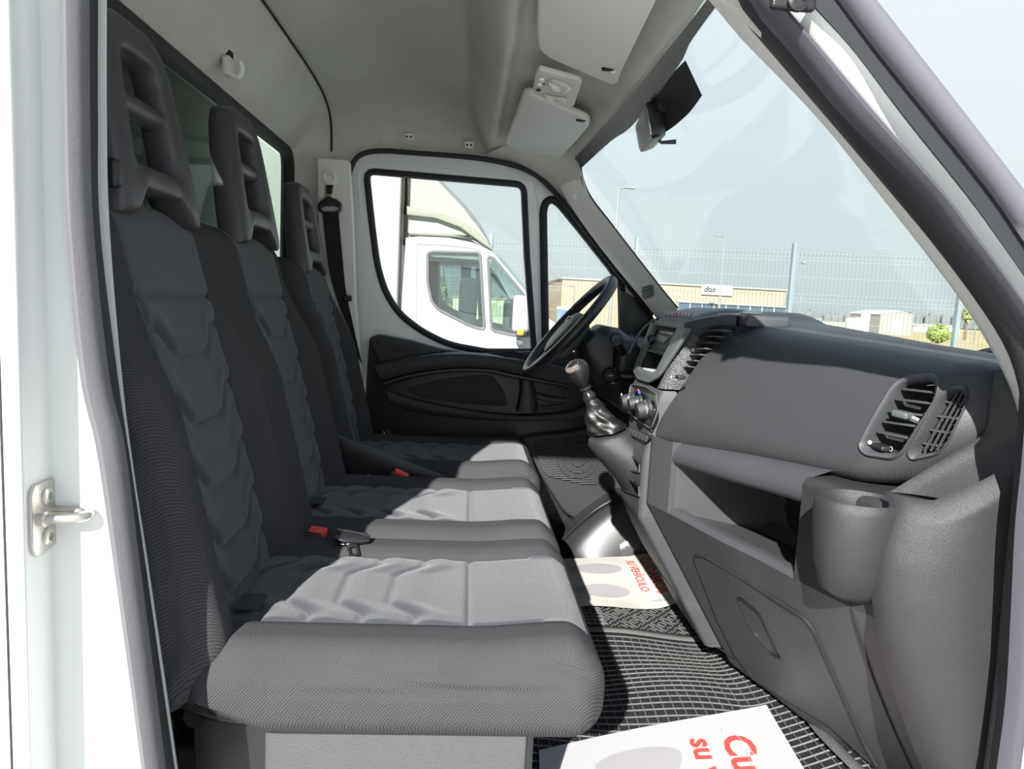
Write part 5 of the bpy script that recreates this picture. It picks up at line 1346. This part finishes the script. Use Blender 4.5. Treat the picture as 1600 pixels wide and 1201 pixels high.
# ---- light poles
lp_m = mat('pole_metal', (.24, .24, .23), .5)
def light_pole(u, vt, Y, arm, label):
    T = at(u, vt, Y=Y); t = thing('street_lamp', label, 'street lamp', (T[0], T[1], 0), group='street lamps beyond the fence')
    obj('mast', tube([(T[0], T[1], 0), (T[0], T[1], T[2])], [.09, .05], 8), lp_m, t)
    if arm: obj('lamp_head', join(tube([(T[0], T[1], T[2]-.05), (T[0]+arm*.4, T[1], T[2]+.02)], .04, 6), rbox((T[0]+arm*.7, T[1], T[2]+.02), (abs(arm)*.7, .22, .09), .03)), lp_m, t)
    else: obj('lamp_head', rbox((T[0], T[1], T[2]), (.4, .3, .22), .06), lp_m, t)
light_pole(967, 293, 34, .75, 'tallest street lamp standing beside the windscreen pillar, arm to the right')
light_pole(1133, 369, 52, -.75, 'street lamp standing in front of the beige building sign, arm to the left')
light_pole(1256, 410, 60, 0, 'street lamp just right of the nearest fence post')
light_pole(1016, 404, 52, -.5, 'faint street lamp next to the windscreen pillar speaker grille')
light_pole(898, 447, 50, -.4, 'short street lamp seen above the steering wheel hub')
light_pole(1525, 505, 70, 0, 'short pale pole at the right end of the dry field')

# ---- buildings
beige = mat('beige_wall', (.31, .27, .20), .9, var=.03); shed_w = mat('shed_white', (.30, .295, .27), .8); bgl = mat('building_glass', (.07, .10, .14), .2)
def bpt(u, v, Y): return at(u, v, Y=Y)
bl = thing('warehouse', 'long beige warehouse with dark lettering on a white sign', 'building', (18, 60, 0))
zT = 4.0
x0 = bpt(878, 450, 60)[0]; x1 = bpt(1229, 447, 60)[0]
obj('wall', rbox(((x0+x1)/2, 66, zT/2-.1), (x1-x0, 12, zT), .05), beige, bl)
obj('roof_edge', rbox(((x0+x1)/2, 66, zT-.05), (x1-x0+.3, 12.3, .16), .04), tgrey, bl)
wx0 = bpt(1058, 480, 60)[0]; wx1 = bpt(1227, 480, 60)[0]; nw = 9
obj('window_band', rbox(((wx0+wx1)/2, 59.95, 1.45), (wx1-wx0, .12, 2.0), .02), bgl, bl)
obj('band_lintel', rbox(((wx0+wx1)/2, 59.9, 2.5), (wx1-wx0+.2, .3, .14), .02), tgrey, bl)
for i in range(nw+1): obj('mullion', rbox((wx0+(wx1-wx0)*i/nw, 59.86, 1.45), (.10, .08, 2.0), .01), shed_w, bl)
sA = bpt(1097, 447, 59.8); sB = bpt(1144, 461, 59.8)
sg_ = obj('sign_board', rbox(((sA[0]+sB[0])/2, 59.85, (sA[2]+sB[2])/2+.05), (sB[0]-sA[0], .1, .85), .02), mat('sign_white', (.85, .88, .86), .6), bl)
zs_ = (sA[2]+sB[2])/2-.12
obj('lettering', text('dox', .66, lambda a, b, d: (sA[0]+.16+a*1.0, 59.79-d, zs_+b), .25, .01, 1., .03), printk, sg_, smooth=0)
obj('lettering', join(*[rbox((sA[0]+1.75+i*.27, 59.79, zs_+.22), (.10, .02, .38), .01, seg=1) for i in range(3)]), mat('pale_blue', (.62, .80, .90), .8), sg_)
sh = thing('shed', 'white gabled shed standing in the dry field', 'shed', (62, 95, 0))
A_ = at(1373, 521, Y=95); B_ = at(1424, 520, Y=95); eL = at(1374, 491, Y=95)[2]; pk_ = at(1398, 486, Y=95)[2]; xm = (A_[0]+B_[0])/2
obj('wall', prism([(A_[0], -.3), (B_[0], -.3), (B_[0], eL), (xm, pk_), (A_[0], eL)], lambda a, b, d: (a, 95+d, b), 0, 8), shed_w, sh)
obj('roof', prism([(A_[0]-.1, eL), (xm, pk_), (B_[0]+.1, eL), (B_[0]+.1, eL+.1), (xm, pk_+.12), (A_[0]-.1, eL+.1)], lambda a, b, d: (a, 94.9+d, b), 0, 8.2), mat('shed_roof', (.75, .74, .68), .8), sh)
obj('door', rbox((xm, 94.95, 1.0), (1.3, .1, 2.2), .02), mat('shed_door', (.74, .73, .66), .8), sh)
def blockb(name, u0, u1, v0, v1, Y, m, label, cat, dep=4, extra=None):
    a = at(u0, v0, Y=Y); b = at(u1, v1, Y=Y); t = thing(name, label, cat, ((a[0]+b[0])/2, Y, 0))
    w = b[0]-a[0]; z1 = a[2]; obj('body', rbox(((a[0]+b[0])/2, Y+dep/2, (z1-.4)/2), (w, dep, z1+.4), .05), m, t)
    obj('cap', rbox(((a[0]+b[0])/2, Y+dep/2, z1), (w*1.03, dep*1.03, .08), .02), tgrey if extra is None else extra, t); return t
blockb('totem_sign', 1349, 1357, 489, 520, 85, mat('sign_white', (.85, .88, .86), .6), 'tall narrow white totem sign left of the white shed', 'sign', .5, shed_w)
blockb('silo', 1325, 1333.5, 496, 518, 92, mat('silo_grey', (.52, .52, .48), .8), 'grey silo left of the white totem sign, left one of two', 'silo', .7)
blockb('silo', 1336.5, 1344, 496, 518, 92, MATS['silo_grey'], 'grey silo left of the white totem sign, right one of two', 'silo', .7)
blockb('bus', 1249, 1283, 497, 508, 45, mat('blue_panel', (.16, .36, .68), .4), 'blue and white low vehicle just above the dashboard beside the fence post', 'vehicle', 3, shed_w)
blockb('skip', 1312, 1321, 512, 516, 60, mat('orange_paint', (.85, .45, .08), .6), 'small orange container low behind the dashboard edge', 'container', 1.5)
blockb('factory', 1284, 1380, 500.5, 512, 190, shed_w, 'low long pale factory left of the shed on the horizon', 'building', 12)
blockb('factory', 1418, 1492, 503.5, 512, 170, shed_w, 'low long pale factory right of the shed on the horizon', 'building', 12)
blockb('hall', 1428, 1500, 508, 516, 150, mat('hall_grey', (.45, .46, .45), .8), 'low grey hall behind the round green bush', 'building', 10)
blockb('car', 886, 903, 482, 500, 14, mat('blue_car', (.12, .32, .62), .3), 'small blue and white vehicle behind the fence left of the steering wheel', 'vehicle', 1.6, white)
# ---- plants
def blob_tree(name, label, c, r, n, m, trunk=None, cat='tree', leaf=.3, sq=(1, 1, 1)):
    t = thing(name, label, cat, (c[0], c[1], 0)); g = Geo(); rs = np.random.RandomState(int(abs(c[0])*7+3))
    for i in range(n):
        d = rs.normal(size=3); d /= np.linalg.norm(d); p = np.array(c)+d*np.array(sq)*r*(.55+.45*rs.rand()**.5)
        a = rs.normal(size=3); a /= np.linalg.norm(a); b = np.cross(a, d); b /= np.linalg.norm(b)+1e-9; s = leaf*(.6+.8*rs.rand())
        g.add(([p-a*s, p+b*s*.5, p+a*s, p-b*s*.5], [(0, 1, 2, 3)]))
    o = obj('foliage', g, m, t, smooth=0, recalc=False); o['kind'] = 'stuff'
    if trunk: obj('trunk', tube([(c[0], c[1], 0), (c[0], c[1], c[2])], trunk, 6), mat('bark', (.16, .12, .08), .9), t)
    return t
lg = mat('bush_green', (.26, .33, .07), .9); dg_ = mat('palm_green', (.34, .36, .16), .9)
bc = at(1466, 521, Y=62); blob_tree('bush', 'round yellow-green bush in the dry field', (bc[0], 62, bc[2]), .95, 900, lg, [.12, .08], 'bush', .2, (1, 1, .85))
pc = at(1512, 490, Y=80); blob_tree('palm_tree', 'small palm tree at the right end of the field', (pc[0], 80, pc[2]), .8, 260, dg_, [.2, .14], 'tree', .3, (.9, .9, 1.1))
tc_ = at(679, 463, Y=24); blob_tree('tree', 'green tree seen through the parked truck windows', (tc_[0], 24, tc_[2]), .55, 900, mat('tree_green', (.28, .36, .12), .9), [.12, .08], 'tree', .16, (.7, .7, 1.3))
blockb('house', 708, 790, 463, 520, 40, mat('house_cream', (.72, .66, .50), .8), 'cream house seen through the parked truck windows', 'house', 6, mat('house_roof', (.55, .36, .22), .8))
tl = thing('tree_line', 'hazy distant line of trees on the horizon', 'trees', (200, 400, 0), kind='stuff')
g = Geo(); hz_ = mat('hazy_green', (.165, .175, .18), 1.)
rs = np.random.RandomState(5)
for i in range(420):
    x = -150+i*1.45*1.2; h = 5.5+2.5*rs.rand()+1.5*math.sin(i*.11); g.add(rbox((x, 400+rs.rand()*8, h/2), (3.5+2*rs.rand(), 3, h), 1.2, seg=2))
obj('crowns', g, hz_, tl)
# ---- wiper at the foot of the windscreen
wp_ = thing('wiper', 'black windscreen wiper arm at the right end of the dashboard', 'wiper', at(1530, 552, Y=1.35))
obj('arm', tube([at(1500, 558, Y=1.42), at(1540, 550, Y=1.36), at(1566, 548, Y=1.30)], [.004, .008, .010], 8), rub, wp_)
obj('blade', tube([at(1505, 561, Y=1.42), at(1545, 558, Y=1.36), at(1572, 560, Y=1.30)], .006, 8), rub, wp_)
